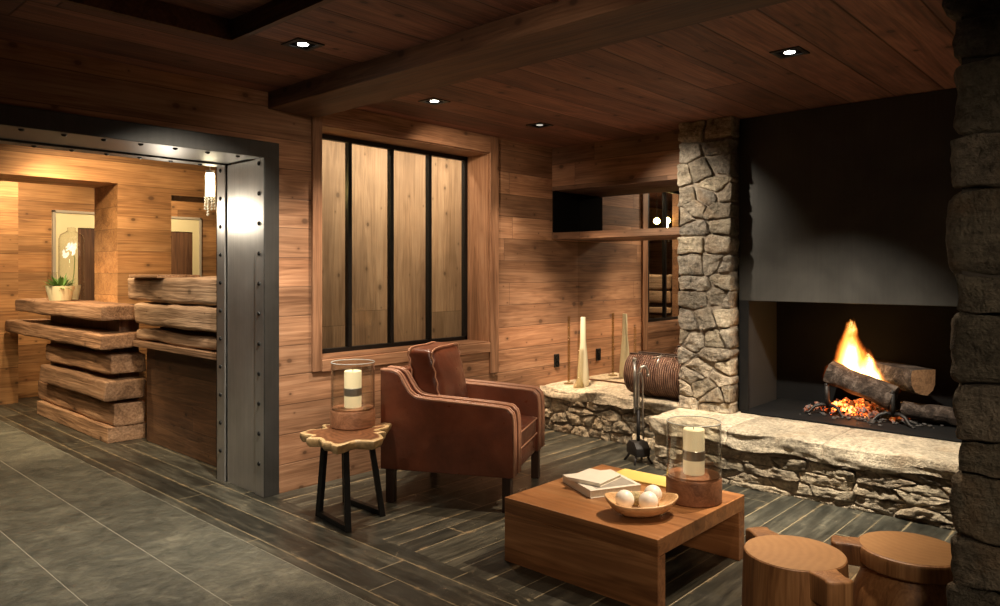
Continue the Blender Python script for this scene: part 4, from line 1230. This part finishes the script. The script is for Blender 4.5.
# fireplace tool stand
ts = empty('fire_tool_stand', (4.66, 2.895, 0), R(10), label='black cast iron fireplace tool stand with steel hook top beside the hearth', cat='tool stand')
b = NB(); prism(b, [(-.085, .055), (.085, .055), (.085, .115), (.045, .155), (-.045, .155), (-.085, .115)], 'x', -.055, .055, .006, 2, M=Matrix.Rotation(-R(42), 4, 'Z')); link('base', b, M['iron'], ts, smooth=True, angle=40)
for sx in (-1, 1):
    for sy in (-1, 1):
        b = NB(); tube(b, [(sx * .04, sy * .05, .07), (sx * .055, sy * .065, .03), (sx * .07, sy * .085, .0)], [.010, .009, .008], 8, M=Matrix.Rotation(-R(42), 4, 'Z')); link('foot', b, M['iron'], ts, smooth=True)
b = NB(); tube(b, [(0, 0, .14), (0, 0, .38)], .013, 10); link('pole', b, M['iron'], ts, smooth=True)
b = NB(); tube(b, smoothpath([(0, 0, .38), (0, 0, .62), (.005, -.012, .68), (.02, -.03, .70), (.035, -.05, .69), (.042, -.06, .64)], 5), .010, 10); sphere(b, (.042, -.06, .635), .014, 10, 8); link('hook', b, M['chrome'], ts, smooth=True)
b = NB(); tube(b, [(.015, -.035, .17), (.012, -.03, .40), (.010, -.03, .60), (.0, -.02, .655), (-.015, .0, .645)], .007, 8); link('poker', b, M['chrome'], ts, smooth=True)
b = NB(); tube(b, [(-.01, .02, .36), (-.01, .022, .60), (-.012, .025, .74)], [.012, .014, .012], 8); sphere(b, (-.012, .025, .75), .018, 10, 8); link('brush_handle', b, M['chrome'], ts, smooth=True)

# wall socket
ou = empty('wall_socket', (5.28, Y1, .585), label='small black wall socket on the plank wall above the stone bench', cat='socket')
b = NB(); box(b, -.036, .036, -.012, 0, -.06, .06, .004); link('plate', b, M['black'], ou)
b = NB()
for z in (-.027, .027): lathe(b, [(.024, 0), (.02, .004), (.02, -.004), (0, -.004)], 20, M=Matrix.Translation((0, -.0125, z)) @ Matrix.Rotation(PI / 2, 4, 'X'))
link('socket_hole', b, M['gap'], ou)

# ------------------------------------------------------------------ downlights and light
KW = (1.0, .79, .58)          # warm lamp colour
NW = (1.0, .91, .77)
def spot(loc, target, watts, deg, col=KW, blend=.6, rad=.03):
    l = bpy.data.lights.new('spot', 'SPOT'); l.energy = watts; l.color = col; l.spot_size = R(deg); l.spot_blend = blend; l.shadow_soft_size = rad
    o = bpy.data.objects.new('spot', l); o.location = loc
    d = Vector(target) - Vector(loc); o.rotation_euler = d.to_track_quat('-Z', 'Y').to_euler()
    COL.objects.link(o); return o
def point(loc, watts, col, rad=.05):
    l = bpy.data.lights.new('point', 'POINT'); l.energy = watts; l.color = col; l.shadow_soft_size = rad
    o = bpy.data.objects.new('point', l); o.location = loc; COL.objects.link(o); return o
def downlight(x, y, z, lab, m='lens', s=.055, frame=.075):
    e = empty('ceiling_downlight', (x, y, z), label=lab, cat='downlight', group='recessed ceiling downlights')
    b = NB()
    for (x0, x1, y0, y1) in ((-frame, frame, -frame, -.052), (-frame, frame, .052, frame), (-frame, -.052, -.052, .052), (.052, frame, -.052, .052)): box(b, x0, x1, y0, y1, -.006, .0, .001, 1)
    link('trim_plate', b, M['black'], e)
    b = NB(); lathe(b, [(0, -.0025), (.026, -.0025), (.026, -.0005), (0, -.0005)], 24); link('lens', b, M[m], e)
    b = NB(); box(b, -.052, .052, -.052, .052, -.0004, 0); link('housing', b, M['gap'], e)
    return e

D = [(2.00, 3.14, 'bright square downlight left of the big ceiling beam', 'lens'), (3.25, 3.56, 'bright downlight in the ceiling above the armchair', 'lens'),
     (4.32, 3.55, 'faint small downlight in the ceiling near the niche corner', 'lensdim'), (3.74, 1.435, 'tilted downlight in the ceiling before the fireplace hood', 'lens')]
for (x, y, lab, mm) in D: downlight(x, y, CEIL, lab, mm)

spot((2.00, 3.14, 2.49), (1.75, 4.7, 0), 165, 86, NW, 1)                   # slate and portal
spot((3.25, 3.56, 2.49), (2.62, 3.95, .45), 85, 80, KW, .8)               # side table, plank wall
spot((3.25, 3.56, 2.49), (3.45, 3.25, .4), 22, 80, KW, .8)                 # armchair
spot((4.32, 3.55, 2.49), (5.15, 3.50, .38), 230, 62, KW, .7)               # bench
spot((4.32, 3.55, 2.49), (4.72, 4.145, .9), 40, 56, KW, .9)                # plank wall right of the window
spot((3.74, 1.435, 2.49), (4.72, 1.75, .25), 400, 72, NW, 1)                # hearth
spot((3.74, 1.435, 2.48), (3.05, 1.80, .3), 165, 66, KW, .8)               # coffee table
spot((3.74, 1.435, 2.48), (3.6, 3.1, .5), 50, 45, KW, 1)                   # front of the armchair
spot((4.05, 3.0, 2.49), (5.0, 2.78, 1.72), 85, 66, NW, 1)                  # stone pillar
spot((3.25, 3.56, 2.49), (4.2, 4.145, 1.75), 45, 84, KW, 1)                # upper plank wall
spot((3.05, 1.00, 2.49), (2.80, .95, .3), 45, 70, KW, .8)                  # stools
spot((1.5, .6, 2.48), (3.3, 4.1, 1.3), 55, 52, KW, 1)                      # window wall, from behind
spot((.5, 2.6, 2.48), (1.0, 4.0, 0), 60, 90, NW, .8)
spot((-.4, -1.0, 2.48), (2.6, 1.6, .2), 95, 60, KW, 1, .25)               # unseen soft spots added behind the viewer as fill
spot((.6, -1.6, 2.48), (2.9, .6, .4), 80, 60, KW, 1, .25)
# lobby
LW = (1.0, .77, .48)
for (x, y, w, tx, ty, tz, dg) in ((1.95, 6.0, 55, 2.5, 7.0, 1.5, 110), (1.95, 6.7, 30, 2.2, 6.9, 0, 110), (2.2, 8.3, 60, 2.5, 9.2, 1.2, 130), (3.7, 8.4, 45, 3.9, 9.2, 1.2, 130), (.6, 5.8, 50, .8, 6.5, 0, 120), (1.35, 8.1, 70, 2.25, 7.7, .7, 80), (1.3, 6.7, 90, 2.25, 7.0, .6, 66), (1.9, 5.6, 30, 2.4, 5.6, 1.1, 80)):
    spot((x, y, 2.53), (tx, ty, tz), w, dg, LW, .8)
point((2.12, 4.95, 1.80), 7.5, (1, .88, .70), .08)
point((2.70, 7.3, 1.75), 3, (1, .8, .5), .1)
ar = bpy.data.lights.new('window_fill', 'AREA'); ar.shape = 'RECTANGLE'; ar.size = 2.2; ar.size_y = .06; ar.energy = 17; ar.color = (1, .88, .72)  # unseen area lamp added to brighten the boards behind the window
ao = bpy.data.objects.new('window_fill', ar); ao.location = (4.1, 4.56, 2.53); ao.rotation_euler = (R(24), 0, 0); COL.objects.link(ao)
# fire
point((5.36, 1.62, .86), 1.2, (1, .42, .12), .10)
point((5.36, 1.62, .47), 1, (1, .30, .07), .05)

w = bpy.data.worlds.new('World'); sc.world = w; w.use_nodes = True
w.node_tree.nodes['Background'].inputs[0].default_value = (.02, .016, .012, 1)
w.node_tree.nodes['Background'].inputs[1].default_value = .3

# ------------------------------------------------------------------ camera
cam = bpy.data.cameras.new('camera'); co = bpy.data.objects.new('camera', cam); COL.objects.link(co)
cam.sensor_width = 36; cam.lens = 735 / 1000 * 36; cam.shift_y = -.032
cam.clip_start = .05
co.location = (0, 0, 1.4); co.rotation_euler = (R(90), 0, R(42.5 - 90))
sc.camera = co

vs = sc.view_settings
sc.display_settings.display_device = 'sRGB'
vs.view_transform = 'Standard'; vs.look = 'None'; vs.exposure = 0.9; vs.gamma = 1.0; vs.use_curve_mapping = False
sc.cycles.use_denoising = True
sc.cycles.max_bounces = 8; sc.cycles.transparent_max_bounces = 24; sc.cycles.sample_clamp_indirect = 4.0
